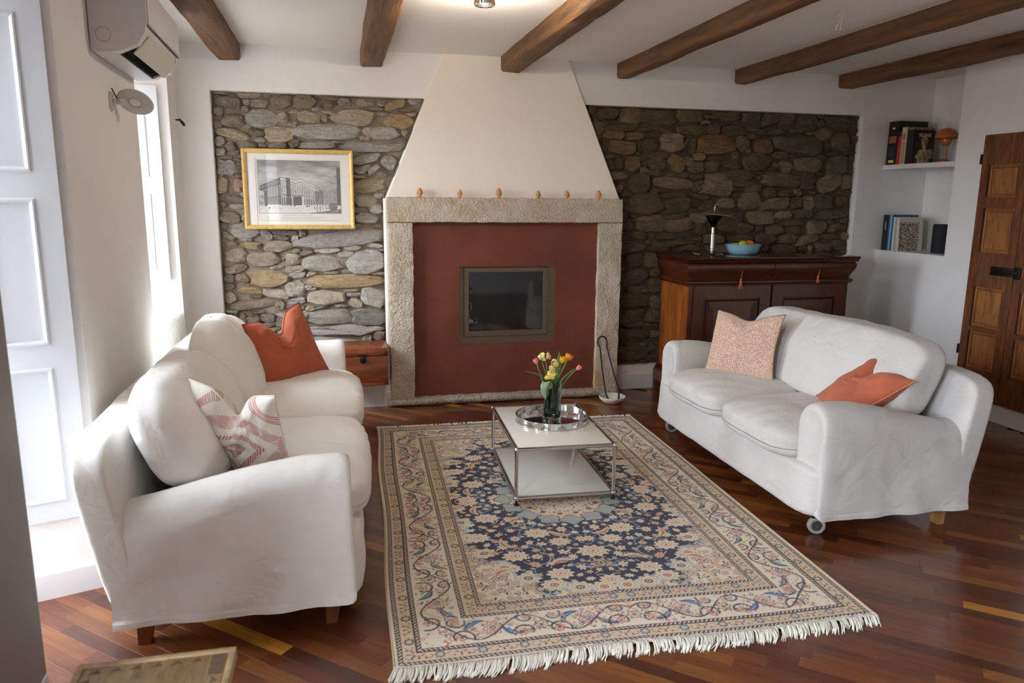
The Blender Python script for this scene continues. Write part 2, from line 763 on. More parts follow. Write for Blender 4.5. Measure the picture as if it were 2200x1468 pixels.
# ---- ledge and baseboards
V, F = boxVF(-1.27, .10, -.14, .05, 0, .19)
st(mk('trim_1', V, F, M_wall))
def bb(name, V, F):
    return st(mk(name, V, F, M_paint))


def skirt(name, pts, nrm, h=.108, t=.015):
    """baseboard strip with a chamfered top along a floor line; nrm points into the room"""
    V = []
    for (x, y) in pts:
        for (d, z) in ((0, 0), (t, 0), (t, h - .008), (t - .006, h), (0, h)):
            V.append((x + nrm[0] * d, y + nrm[1] * d, z))
    F = []
    n = len(pts)
    for i in range(n - 1):
        for j in range(5):
            F.append((i * 5 + j, i * 5 + (j + 1) % 5, i * 5 + 5 + (j + 1) % 5, i * 5 + 5 + j))
    F += [(0, 1, 2, 3, 4), tuple((n - 1) * 5 + j for j in range(5))]
    return bb(name, *fix(V, F))


skirt('baseboard_back_ledge', [(-1.25, -.14), (.10, -.14)], (0, -1))
skirt('baseboard_back', [(1.8, 0), (XR, 0)], (0, -1), .125)
skirt('baseboard_right', [(XR, 0), (XR, YF)], (-1, 0), .125)
skirt('baseboard_left_pier', [(lw(W1[1]), W1[1]), (lw(W2[0]), W2[0])], (1, 0))
e = (-.943, -.333)
skirt('baseboard_left_bay', [(lw(W1[1]), W1[1]), (lw(W1[1]) - TL * .8, W1[1] - .20 * .8)], (.333, -.943))
skirt('baseboard_left_near', [(lw(W3[1]), W3[1]), (lw(W1[0]), W1[0])], (1, 0))
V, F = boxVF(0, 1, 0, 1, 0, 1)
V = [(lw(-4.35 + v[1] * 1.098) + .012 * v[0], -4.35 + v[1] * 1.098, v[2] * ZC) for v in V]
st(mk('added_pier_board', *fix(V, F), mat('pier_board_grey', L(148, 142, 140), .6)))  # added grey board that darkens the near wall pier

# ================================================================ STONE WALLS
def stone_mat(name, mul, dk=.52):
    k = NT(name)
    c = k.n('ShaderNodeObjectInfo').outputs['Color']
    v = k.coords((6, 6, 16), rnd=True)
    f = k.tex(v, 2.2, 7, 'NOISE', .7, .65)
    c = k.mix(k.ramp(f, .35, .7, (.55, .53, .5, 1), (1.2, 1.18, 1.12, 1)), c, c)
    m = k.mix(1.0, c, k.ramp(f, .3, .72, (dk, dk * .96, dk * .9, 1), (1, 1, 1, 1)), 'MULTIPLY')
    f2 = k.tex(k.coords(rnd=True), 45, 5, 'NOISE', .2, .7)
    m = k.mix(k.ramp(f2, .45, .7), m, (.72, .68, .6, 1), 'MULTIPLY')
    f4 = k.tex(k.coords((5, 5, 60), rnd=True), 2.0, 6, 'NOISE', 1.2, .7)
    m = k.mix(k.ramp(f4, .52, .68), m, (.6, .57, .53, 1), 'MULTIPLY')
    f3 = k.tex(k.coords(rnd=True), 7, 3, 'NOISE', .5)
    m = k.mix(k.ramp(f3, .6, .75), m, k.mix(.5, m, mul))
    k.l(m, k.b.inputs['Base Color'])
    k.b.inputs['Roughness'].default_value = .85
    b = k.n('ShaderNodeBump')
    b.inputs['Distance'].default_value = .02
    k.l(f, b.inputs['Height'])
    b2 = k.n('ShaderNodeBump')
    b2.inputs['Distance'].default_value = .007
    k.l(f2, b2.inputs['Height'])
    k.l(b.outputs[0], b2.inputs['Normal'])
    b3 = k.n('ShaderNodeBump')
    b3.inputs['Distance'].default_value = .010
    k.l(f4, b3.inputs['Height'])
    b3.invert = True
    k.l(b2.outputs[0], b3.inputs['Normal'])
    k.l(b3.outputs[0], k.b.inputs['Normal'])
    return k.m


M_stoneL = stone_mat('field_stone_pale', L(206, 190, 160), .66)
M_stoneR = stone_mat('field_stone_dark', L(130, 96, 52))
PALL = {0: L(178, 174, 168), 1: L(214, 209, 200), 2: L(212, 197, 174), 3: L(214, 188, 146), 4: L(172, 158, 140), 5: L(224, 186, 162)}
PALR = {2: L(170, 152, 124), 3: L(164, 138, 98), 4: L(134, 117, 92), 6: L(128, 118, 106), 7: L(172, 130, 78)}


def stone_wall(name, data, x0, x1, pal, smat, mcol, mcol2, seed):
    rnd = random.Random(seed)
    nx, nzv = int((x1 - x0) / .03), 68
    stones = [tuple(map(float, t.split(','))) for t in data.split(';')]

    def fn(i, j):
        x = x0 + (x1 - x0) * i / (nx - 1)
        z = ZS0 + (ZS1 - ZS0) * j / (nzv - 1)
        return (x, .072 + .014 * nz(x * 9, z * 9, seed) + .008 * nz(x * 30, z * 30, seed), z)
    V, F = gridVF(fn, nx, nzv)
    n = len(V)
    b = [(x0, .29, ZS0), (x1, .29, ZS0), (x1, .29, ZS1), (x0, .29, ZS1)]
    V += b
    F += [tuple(range(nx))[::-1] + (n, n + 1), tuple((nzv - 1) * nx + i for i in range(nx)) + (n + 2, n + 3), tuple(j * nx for j in range(nzv)) + (n + 3, n), tuple(j * nx + nx - 1 for j in range(nzv))[::-1] + (n + 1, n + 2), (n, n + 3, n + 2, n + 1)]
    mm = mat('lime_mortar_' + str(seed), mcol, .95, var=[(7, mcol2, .35, .7, 6, None, 'NOISE'), (90, mult(.75), .45, .7, 4, None, 'NOISE')], bump=[(25, .008, 6, None, 'NOISE'), (160, .003, 3, None, 'NOISE')])
    w = st(mk(name, V, F, mm, smooth=True))
    for (cx, cz, hw, hh, rot, c) in stones:
        a = math.radians(rot)
        np_ = 12
        sd = rnd.random() * 100
        big = min(hw, hh)
        dep = .034 + .26 * big + rnd.uniform(-.004, .012)
        dep = min(dep, .080)
        ex = rnd.uniform(2.4, 4.5)
        tx, tz = rnd.uniform(-.25, .25) * dep, rnd.uniform(-.3, .2) * dep
        V = []
        jit = [rnd.uniform(.88, 1.12) for _ in range(np_)]
        hw, hh = hw * 1.10, hh * 1.10
        rings = ((1.0, 0.0), (1.0, .55), (.88, .88), (.55, 1.0))
        for ri, (sc, d) in enumerate(rings):
            for k in range(np_):
                th = 2 * PI * (k + .25 * math.sin(sd)) / np_
                cs, sn = math.cos(th), math.sin(th)
                r = (abs(cs) ** ex + abs(sn) ** ex) ** (-1 / ex)
                r *= jit[k] + .17 * nz(sd, cs * 1.4, sn * 1.4) + .08 * nz(sd + 9, cs * 3.5, sn * 3.5)
                u, v = r * cs * hw * sc, r * sn * hh * sc
                dd = d * dep * (1 + rnd.uniform(-.14, .14) + .35 * nz(sd + 3, cs * 1.2 * sc, sn * 1.2 * sc)) + (tx * u / hw + tz * v / hh) * d
                x, z = cx + u * math.cos(a) - v * math.sin(a), cz + u * math.sin(a) + v * math.cos(a)
                lim = ((x0 + .004, x1 - .004) if x0 < 0 else (x0, x1 - .004))
                V.append((min(max(x, lim[0]), lim[1]), .088 - dd, min(max(z, ZS0 + .002), ZS1 - .004)))
        V.append((cx, .088 - dep * 1.02, cz))
        F = []
        for ri in range(3):
            for k in range(np_):
                k2 = (k + 1) % np_
                F.append((ri * np_ + k, ri * np_ + k2, ri * np_ + np_ + k2, ri * np_ + np_ + k))
        F += [(3 * np_ + k, 3 * np_ + (k + 1) % np_, 4 * np_) for k in range(np_)]
        o = mk('stone', V, F, smat, w, True, angle=32)
        base = pal.get(int(c), pal[4])
        j = rnd.uniform(.82, 1.12)
        o.color = (base[0] * j, base[1] * j * rnd.uniform(.97, 1.02), base[2] * j * rnd.uniform(.92, 1.05), 1)
    return w


STONES_L = """-0.938,2.132,0.081,0.038,-10,4;-0.738,2.132,0.055,0.028,0,2;-0.590,2.141,0.070,0.041,15,4;-0.443,2.153,0.074,0.042,0,4;-0.284,2.138,0.036,0.020,0,4;-0.166,2.160,0.046,0.025,0,4;-0.032,2.157,0.062,0.024,0,2;0.184,2.155,0.074,0.032,25,3;0.265,2.125,0.056,0.018,5,4;0.079,2.086,0.055,0.013,0,1;-0.915,2.012,0.072,0.041,0,4;-0.726,2.029,0.096,0.055,0,1;-0.591,2.040,0.035,0.035,0,2;-0.412,2.046,0.074,0.036,-10,2;-0.111,2.052,0.138,0.057,0,2;0.196,2.040,0.097,0.044,-5,3;-0.276,2.085,0.054,0.014,-5,2;-0.516,2.084,0.046,0.012,5,3;-0.917,1.919,0.102,0.031,-12,2;-0.765,1.940,0.048,0.025,-15,4;-0.610,1.927,0.098,0.053,0,2;-0.280,1.954,0.215,0.050,0,1;0.083,1.957,0.115,0.040,-3,1;-0.939,1.838,0.034,0.035,25,4;-0.924,1.797,0.037,0.018,10,4;-0.812,1.848,0.041,0.028,10,4;-0.729,1.850,0.025,0.014,0,2;-0.631,1.853,0.056,0.022,5,4;-0.518,1.870,0.039,0.028,30,4;-0.370,1.859,0.136,0.021,3,1;-0.225,1.884,0.036,0.009,-5,1;0.015,1.857,0.196,0.036,0,1;-0.981,1.697,0.058,0.053,0,1;-0.893,1.685,0.031,0.029,0,4;-1.009,1.577,0.038,0.053,-10,2;-0.899,1.578,0.035,0.046,0,5;-0.935,1.485,0.062,0.025,-20,4;-1.013,1.448,0.021,0.021,0,4;-0.917,1.435,0.052,0.021,-5,1;-0.977,1.359,0.066,0.039,-10,4;-0.032,1.773,0.096,0.029,15,1;-0.056,1.699,0.059,0.022,25,1;0.018,1.700,0.048,0.022,40,1;0.127,1.754,0.052,0.044,-30,1;-0.015,1.589,0.108,0.051,5,2;-0.047,1.478,0.074,0.041,-10,1;0.026,1.426,0.045,0.037,0,1;-0.036,1.358,0.074,0.037,0,1;-0.885,1.270,0.094,0.051,-5,1;-0.985,1.227,0.045,0.022,-30,4;-0.875,1.205,0.042,0.015,-5,1;-0.739,1.241,0.046,0.029,-40,1;-0.617,1.252,0.093,0.018,0,4;-0.640,1.219,0.050,0.019,-5,4;-0.544,1.211,0.021,0.026,-20,1;-0.211,1.214,0.289,0.056,5,1;-0.971,1.176,0.041,0.016,0,4;-0.838,1.164,0.060,0.026,-5,3;-0.661,1.156,0.089,0.037,8,2;-0.537,1.125,0.029,0.015,0,1;-0.472,1.110,0.047,0.019,8,4;-0.318,1.128,0.081,0.022,5,1;-0.147,1.145,0.056,0.018,3,1;0.012,1.160,0.057,0.015,-5,1;-0.944,1.091,0.070,0.046,3,2;-0.769,1.067,0.106,0.049,-2,2;-0.629,1.070,0.018,0.009,30,4;-0.561,1.065,0.054,0.041,0,2;-0.358,1.033,0.133,0.053,0,1;-0.189,1.096,0.056,0.019,0,1;-0.044,1.042,0.124,0.070,5,1;-0.956,1.002,0.077,0.034,8,4;-0.557,0.994,0.069,0.023,5,2;-0.740,0.932,0.129,0.060,0,3;-0.537,0.952,0.055,0.023,3,1;-1.002,0.936,0.035,0.029,-10,4;-0.918,0.935,0.046,0.030,-10,4;-0.214,0.902,0.277,0.046,1,3;-0.560,0.846,0.062,0.053,0,1;-0.453,0.860,0.041,0.023,0,1;-1.006,0.877,0.039,0.019,10,4;-0.870,0.841,0.074,0.027,0,3;-0.688,0.818,0.083,0.034,-10,2;-1.004,0.794,0.039,0.037,30,2;-0.345,0.785,0.134,0.050,0,2;-0.142,0.800,0.057,0.015,3,1;0.002,0.781,0.091,0.067,-15,1;-0.136,0.737,0.049,0.032,-20,2;-0.560,0.762,0.062,0.023,8,1;-0.850,0.746,0.150,0.034,5,4;-0.671,0.734,0.029,0.034,-20,4;-0.562,0.716,0.070,0.019,0,4;-0.856,0.632,0.043,0.031,5,4;-0.755,0.644,0.047,0.035,-10,4;-0.927,0.641,0.021,0.031,0,4;-0.528,0.646,0.059,0.042,-5,1;-0.825,0.688,0.050,0.011,0,4;-0.320,0.640,0.149,0.054,0,1;-0.040,0.633,0.122,0.059,-2,0;-0.816,0.585,0.097,0.016,5,4;-0.249,0.536,0.234,0.035,0,1;0.004,0.544,0.066,0.016,-3,1;-0.525,0.560,0.044,0.031,-20,4;-0.774,0.553,0.086,0.015,5,3;-0.400,1.464,0.247,0.055,-1,4;-0.764,0.348,0.247,0.055,13,0;-0.396,1.616,0.247,0.055,2,0;-0.216,0.296,0.247,0.055,0,2;-0.708,1.768,0.121,0.055,-2,4;-0.428,1.356,0.147,0.046,0,2;-0.292,0.440,0.207,0.046,-6,1;-0.372,1.736,0.176,0.055,-4,2;-0.872,0.444,0.147,0.046,2,4;-0.756,1.372,0.061,0.055,-2,2;-0.580,0.492,0.099,0.022,2,4;-0.736,1.648,0.101,0.046,6,4;-0.708,0.244,0.101,0.046,3,1;-0.740,1.536,0.083,0.055,-1,2;-0.460,0.228,0.042,0.038,-3,4;-0.152,0.204,0.070,0.022,4,0;-0.220,1.324,0.051,0.046,2,1;-0.008,0.412,0.072,0.016,-4,1;-0.660,0.604,0.042,0.038,-3,4;0.020,0.364,0.070,0.022,5,4;0.040,0.484,0.042,0.038,9,4;-1.004,0.568,0.051,0.046,2,4;-0.208,1.540,0.072,0.016,6,1;-0.448,0.376,0.070,0.022,-1,2;-0.168,1.784,0.045,0.030,1,4;-0.876,0.200,0.072,0.016,0,1;-0.616,1.308,0.066,0.030,-2,0;0.016,0.224,0.066,0.030,2,2;-0.124,1.412,0.033,0.022,-2,4;-0.556,0.280,0.051,0.016,1,4;-0.412,1.288,0.072,0.016,2,4;-1.008,0.364,0.045,0.030,0,4;-0.580,1.696,0.051,0.016,6,4;-0.996,0.652,0.033,0.030,0,0;-1.004,2.072,0.033,0.030,0,0;-0.800,2.184,0.070,0.022,3,2;-0.060,0.472,0.033,0.030,-4,0;-0.768,1.456,0.072,0.016,0,1;-0.892,0.248,0.049,0.011,3,0;-1.012,1.800,0.033,0.022,0,1;-1.008,0.204,0.024,0.022,4,4;-0.328,0.208,0.048,0.022,-3,0;-0.560,0.212,0.045,0.030,10,0;-0.612,1.372,0.033,0.030,-2,4;0.084,2.160,0.033,0.022,-6,1;-0.152,1.720,0.033,0.022,1,4;-0.756,0.508,0.051,0.016,-9,4;-0.824,0.800,0.049,0.011,1,4;0.080,1.672,0.033,0.022,-4,0;-0.240,1.392,0.051,0.016,0,4;-0.864,1.356,0.033,0.022,1,1;-0.260,1.812,0.033,0.030,1,4;-0.896,1.748,0.035,0.016,-4,4;-0.836,2.084,0.024,0.022,-11,0;-0.636,0.540,0.051,0.016,9,2;-0.456,0.704,0.035,0.016,0,2;-0.540,1.808,0.048,0.022,5,2;-0.644,0.664,0.051,0.016,-2,2;-0.596,1.544,0.035,0.016,-2,4;-0.900,0.524,0.033,0.030,4,4;0.216,1.904,0.033,0.022,-7,0;-0.528,1.996,0.033,0.022,-9,0;-0.184,0.972,0.049,0.011,1,0;-0.860,1.516,0.035,0.016,0,2;-0.988,2.192,0.049,0.011,-6,1;-0.380,1.540,0.035,0.016,-5,4;0.036,1.304,0.049,0.011,-2,4;-0.304,0.964,0.049,0.011,3,2;-0.440,0.952,0.035,0.016,5,2;0.248,1.964,0.024,0.022,5,1;-1.008,1.876,0.033,0.030,-1,1;0.324,2.184,0.048,0.022,-1,1;-0.532,0.340,0.049,0.011,6,0;-0.112,0.364,0.049,0.011,-6,0;0.044,1.128,0.049,0.011,0,0;-0.492,1.244,0.024,0.022,-7,1;-0.112,1.300,0.035,0.016,10,0;-0.328,0.368,0.049,0.011,8,4;0.036,0.956,0.049,0.011,1,2;0.052,1.516,0.035,0.016,6,1;0.048,2.120,0.049,0.011,5,1;-0.692,2.184,0.024,0.022,-2,4;-0.360,2.108,0.035,0.016,11,0;-0.164,0.836,0.049,0.011,1,4;-0.296,2.188,0.072,0.016,-4,4;-0.308,2.048,0.024,0.022,5,2;-0.996,0.248,0.035,0.016,0,2;-0.824,1.708,0.033,0.022,-2,4;-0.236,0.720,0.049,0.011,-5,0;-0.304,1.292,0.024,0.022,6,0;-0.692,0.452,0.024,0.022,-7,2;-0.496,1.536,0.049,0.011,3,1;-0.040,1.916,0.035,0.016,-6,2;-0.856,1.788,0.024,0.022,-7,0;-0.672,1.008,0.049,0.011,2,1;0.056,0.320,0.024,0.022,2,0;-1.004,0.696,0.049,0.011,-3,1;0.292,2.088,0.035,0.016,0,2;-0.344,1.812,0.035,0.016,-7,2;-0.820,2.132,0.024,0.022,7,1;-0.212,0.368,0.049,0.011,-2,2;-0.988,1.764,0.049,0.011,0,4;-0.552,0.312,0.049,0.011,0,1;-1.020,1.980,0.033,0.022,5,4;-1.000,0.492,0.049,0.011,4,1;-0.744,1.884,0.035,0.016,0,1;-0.660,1.424,0.033,0.022,0,1;-0.584,0.452,0.049,0.011,-7,4;-0.372,0.712,0.049,0.011,11,0;-1.016,1.296,0.024,0.022,-2,0;-0.848,1.404,0.024,0.022,1,1;-0.100,1.648,0.049,0.011,0,1"""
STONES_R = """1.780,2.143,0.081,0.044,0,4;1.959,2.139,0.088,0.064,0,3;2.197,2.132,0.145,0.054,0,4;2.455,2.155,0.102,0.045,0,4;2.764,2.170,0.111,0.040,0,4;2.976,2.157,0.083,0.046,0,6;3.143,2.157,0.066,0.052,0,6;3.287,2.156,0.073,0.046,0,6;3.485,2.131,0.086,0.063,-5,6;3.782,2.140,0.125,0.042,0,6;1.892,2.048,0.141,0.030,3,4;1.834,1.996,0.076,0.035,0,3;1.999,1.986,0.072,0.032,3,3;2.170,2.001,0.044,0.025,0,4;2.090,2.039,0.050,0.018,0,4;2.269,2.039,0.056,0.021,-5,4;2.484,2.045,0.125,0.043,0,4;2.667,2.065,0.052,0.056,-10,6;2.849,2.050,0.105,0.039,0,4;3.405,2.066,0.079,0.021,0,6;3.163,2.054,0.108,0.031,0,6;1.903,1.898,0.109,0.050,0,3;2.129,1.919,0.061,0.040,0,4;2.314,1.944,0.093,0.066,0,2;2.444,1.952,0.028,0.036,-30,4;2.491,1.923,0.034,0.056,-15,4;2.687,1.938,0.151,0.072,0,7;2.909,1.953,0.053,0.057,-20,6;3.107,1.932,0.090,0.057,0,3;3.433,1.961,0.215,0.074,-3,6;3.811,1.986,0.082,0.080,0,6;3.635,1.864,0.062,0.021,0,6;1.886,1.787,0.038,0.055,0,4;2.002,1.780,0.061,0.055,0,3;2.195,1.844,0.090,0.026,0,4;2.192,1.783,0.073,0.046,0,4;2.362,1.786,0.069,0.056,-20,3;2.452,1.809,0.046,0.031,0,2;2.513,1.763,0.064,0.046,0,4;2.694,1.834,0.082,0.020,0,4;2.652,1.766,0.070,0.041,10,4;2.850,1.785,0.065,0.031,0,4;3.051,1.810,0.120,0.063,0,4;3.321,1.778,0.061,0.048,-20,2;3.517,1.798,0.118,0.053,-5,2;3.793,1.797,0.101,0.071,20,6;2.053,1.627,0.095,0.072,0,4;2.184,1.711,0.062,0.020,-5,4;2.336,1.636,0.155,0.046,-5,2;2.367,1.704,0.086,0.026,0,4;2.529,1.686,0.058,0.021,0,4;2.719,1.631,0.135,0.084,0,2;2.909,1.713,0.125,0.042,0,4;2.932,1.644,0.107,0.026,0,4;3.293,1.676,0.184,0.053,-3,4;3.535,1.669,0.069,0.071,-10,4;3.738,1.655,0.101,0.071,20,2;3.897,1.663,0.045,0.060,0,2;3.649,1.724,0.050,0.019,-10,4;2.128,1.473,0.135,0.073,5,4;2.352,1.543,0.103,0.026,0,4;2.380,1.465,0.121,0.057,8,4;2.557,1.613,0.052,0.042,10,4;2.812,1.484,0.078,0.042,0,2;3.021,1.507,0.097,0.070,5,2;3.242,1.481,0.117,0.054,8,2;3.339,1.569,0.068,0.027,0,4;3.439,1.494,0.056,0.049,0,4;3.546,1.495,0.050,0.060,20,2;3.683,1.507,0.088,0.060,0,6;3.862,1.503,0.057,0.044,0,4;3.031,1.608,0.078,0.032,0,6;2.169,1.322,0.125,0.063,0,2;2.411,1.312,0.122,0.053,8,2;2.042,1.384,0.045,0.026,0,4;2.385,1.375,0.093,0.021,8,4;2.583,1.370,0.077,0.042,0,2;2.856,1.371,0.107,0.048,0,4;3.129,1.367,0.117,0.051,-5,2;3.337,1.389,0.068,0.032,0,2;3.504,1.401,0.088,0.038,0,6;3.784,1.397,0.154,0.039,3,6;3.423,1.329,0.100,0.022,0,4;1.972,1.311,0.050,0.042,0,6;2.589,1.285,0.059,0.048,0,4;2.898,1.285,0.157,0.043,-5,4;3.118,1.280,0.036,0.022,0,4;3.260,1.274,0.068,0.049,10,4;3.441,1.269,0.088,0.033,0,4;3.647,1.296,0.089,0.055,0,2;3.847,1.285,0.071,0.039,0,4;2.082,1.227,0.062,0.032,-5,4;2.324,1.221,0.104,0.026,0,4;2.373,1.168,0.175,0.026,5,4;2.713,1.199,0.095,0.038,0,2;3.186,1.197,0.093,0.038,0,4;3.372,1.197,0.087,0.039,0,4;3.575,1.191,0.095,0.039,15,2;3.763,1.218,0.090,0.023,0,4;3.727,1.134,0.083,0.051,0,4;3.874,1.145,0.065,0.045,0,4;2.516,1.124,0.071,0.027,0,4;2.271,1.115,0.087,0.021,0,4;2.936,1.080,0.247,0.055,-7,2;2.000,0.716,0.176,0.055,-6,4;3.776,0.936,0.176,0.055,-5,4;3.776,0.532,0.176,0.055,-4,4;1.984,0.892,0.176,0.055,14,6;2.028,0.284,0.176,0.055,-5,4;1.980,1.140,0.147,0.046,2,6;2.020,0.428,0.176,0.055,-6,6;1.972,0.580,0.147,0.046,-1,4;3.744,0.260,0.176,0.055,1,6;3.700,0.772,0.121,0.055,-3,2;3.344,1.100,0.121,0.055,2,4;3.764,0.632,0.171,0.038,-4,4;2.468,1.036,0.207,0.046,-5,4;3.676,0.368,0.101,0.046,-4,2;2.040,1.028,0.083,0.055,3,4;2.948,1.196,0.122,0.038,1,4;2.236,0.832,0.061,0.055,0,4;2.228,0.584,0.061,0.055,1,4;1.860,1.684,0.096,0.030,1,2;2.188,1.028,0.061,0.055,6,2;3.768,1.052,0.099,0.022,10,4;2.644,1.448,0.066,0.030,-2,4;1.876,1.480,0.061,0.055,-10,6;1.896,1.380,0.066,0.030,2,4;3.656,0.452,0.066,0.030,6,2;3.576,1.032,0.061,0.055,-4,4;2.248,0.316,0.051,0.046,7,4;3.880,0.752,0.051,0.046,1,4;3.912,0.356,0.051,0.046,-11,4;1.916,1.228,0.096,0.030,0,4;3.660,2.052,0.069,0.046,3,2;2.080,0.804,0.096,0.030,-2,4;1.676,2.036,0.069,0.046,-4,2;1.740,1.884,0.042,0.038,9,4;2.244,0.428,0.045,0.030,-2,2;1.860,1.588,0.066,0.030,0,2;2.780,1.020,0.070,0.022,-2,4;2.216,0.504,0.072,0.016,-2,4;3.192,1.572,0.057,0.038,5,4;1.872,1.032,0.051,0.046,1,4;3.884,0.836,0.066,0.030,-9,2;3.260,1.864,0.066,0.030,1,4;2.568,1.536,0.099,0.022,-10,4;3.832,0.440,0.070,0.022,-7,4;2.240,0.692,0.051,0.046,3,2;2.040,0.200,0.072,0.016,-5,4;1.648,2.160,0.042,0.038,4,4;3.900,1.016,0.066,0.030,5,4;2.872,1.864,0.033,0.030,4,4;3.436,1.016,0.066,0.030,4,6;1.784,1.760,0.051,0.046,19,4;3.620,0.872,0.066,0.030,-8,4;3.448,1.580,0.033,0.030,4,2;1.712,1.956,0.033,0.030,-2,4;2.548,1.844,0.045,0.030,0,2;3.276,1.012,0.045,0.030,3,4;2.252,0.244,0.033,0.022,2,4;3.012,2.008,0.051,0.016,1,2;2.244,0.932,0.057,0.038,3,4;2.896,1.552,0.033,0.022,3,4;3.884,0.680,0.051,0.016,0,4;2.016,0.512,0.051,0.016,0,6;1.872,1.292,0.033,0.030,1,6;3.884,1.580,0.072,0.016,-1,4;3.928,1.856,0.033,0.022,-2,4;3.920,1.748,0.033,0.022,-4,6;3.920,0.204,0.033,0.022,3,4;2.036,1.868,0.024,0.022,-4,4;2.704,1.332,0.042,0.038,-1,4;2.196,1.576,0.033,0.022,0,6;1.904,0.956,0.051,0.016,2,4;1.924,0.216,0.033,0.022,-2,4;2.620,1.100,0.033,0.030,1,4;3.068,1.692,0.035,0.016,1,4;3.624,2.184,0.048,0.022,-1,6;3.928,2.084,0.033,0.030,0,4;3.612,2.128,0.033,0.030,-8,6;1.852,0.372,0.035,0.016,0,6;3.008,2.076,0.048,0.022,0,6;2.612,2.148,0.035,0.016,-3,2;3.740,1.888,0.051,0.016,1,4;2.480,1.240,0.051,0.016,0,4;3.916,1.348,0.033,0.022,0,6;3.584,0.696,0.033,0.030,-7,4;1.852,0.224,0.033,0.030,-4,4;3.580,0.592,0.024,0.022,3,6;3.080,1.136,0.035,0.016,2,6;2.540,1.464,0.035,0.016,1,4;3.188,1.124,0.033,0.030,1,4;2.160,0.208,0.035,0.016,-2,4;3.536,1.120,0.035,0.016,0,4;1.872,0.656,0.033,0.022,-5,2;2.092,1.736,0.033,0.022,4,2;3.692,0.696,0.051,0.016,-5,4;1.664,2.100,0.049,0.011,-3,4;1.780,1.828,0.051,0.016,0,2;3.540,2.052,0.049,0.011,6,2;2.600,2.188,0.035,0.016,2,4;3.932,2.180,0.033,0.022,8,4;1.876,0.504,0.035,0.016,7,4;2.588,2.108,0.035,0.016,8,2;2.104,0.520,0.033,0.022,7,4;2.152,1.176,0.035,0.016,0,6;3.920,1.220,0.033,0.030,-6,2;3.932,1.084,0.035,0.016,2,2;2.732,1.420,0.024,0.022,0,6;3.204,1.764,0.049,0.011,0,4;2.120,0.628,0.035,0.016,0,4;3.904,1.896,0.049,0.011,8,4;1.956,1.544,0.051,0.016,1,4;2.696,1.264,0.033,0.022,0,4;3.688,1.944,0.033,0.022,-5,6;3.092,1.728,0.049,0.011,2,6;3.200,1.004,0.024,0.022,0,4;3.808,0.704,0.035,0.016,0,6;2.912,1.004,0.051,0.016,-10,4;2.772,2.104,0.049,0.011,14,4;3.728,0.860,0.024,0.022,5,4;3.604,1.116,0.024,0.022,0,2;3.772,1.336,0.035,0.016,0,4;2.976,1.900,0.024,0.022,0,2;2.580,1.200,0.033,0.022,2,4;3.224,1.796,0.035,0.016,-2,2;1.840,0.792,0.024,0.022,3,2;3.584,1.580,0.035,0.016,0,4;2.144,0.344,0.035,0.016,-3,2;3.932,2.008,0.033,0.030,2,4;3.380,1.860,0.035,0.016,-5,4;3.804,0.360,0.024,0.022,2,4"""

stone_wall('wall_stone_left', STONES_L, SL, .45, PALL, M_stoneL, L(150, 136, 118), L(128, 115, 98), 3)
stone_wall('wall_stone_right', STONES_R, 1.45, SR, PALR, M_stoneR, L(92, 82, 65), L(76, 67, 53), 8)

# ================================================================ FIREPLACE
FY = -.17
M_granite = mat('hammered_granite', L(196, 182, 160), .8, var=[(70, L(150, 132, 106), .5, .72, 5, None, 'NOISE'), (6, L(212, 202, 186), .4, .7, 4, None, 'NOISE'), (2.2, L(186, 156, 112), .58, .72, 4, None, 'NOISE')], bump=[(55, .014, 3, None, 'NOISE'), (160, .003, 3, None, 'NOISE')])
M_hood = mat('hood_plaster', L(246, 238, 226), .88, bump=[(7, .003, 4, None, 'NOISE'), (120, .0006, 3, None, 'NOISE')])
M_rust = mat('rust_plaster', L(122, 60, 38), .62, var=[(2.6, L(102, 49, 32), .35, .65, 5, None, 'NOISE'), (160, L(150, 84, 60), .62, .8, 3, None, 'NOISE')], bump=[(200, .0015, 3, None, 'NOISE')])
M_steel = mat('brown_steel', L(122, 106, 90), .45, .75, var=[(80, mult(.75), .45, .7, 4, None, 'NOISE')])
fp = thing('fireplace', 'white hooded fireplace with a granite surround and rust coloured panel', 'fireplace', (.96, -.1, 0))


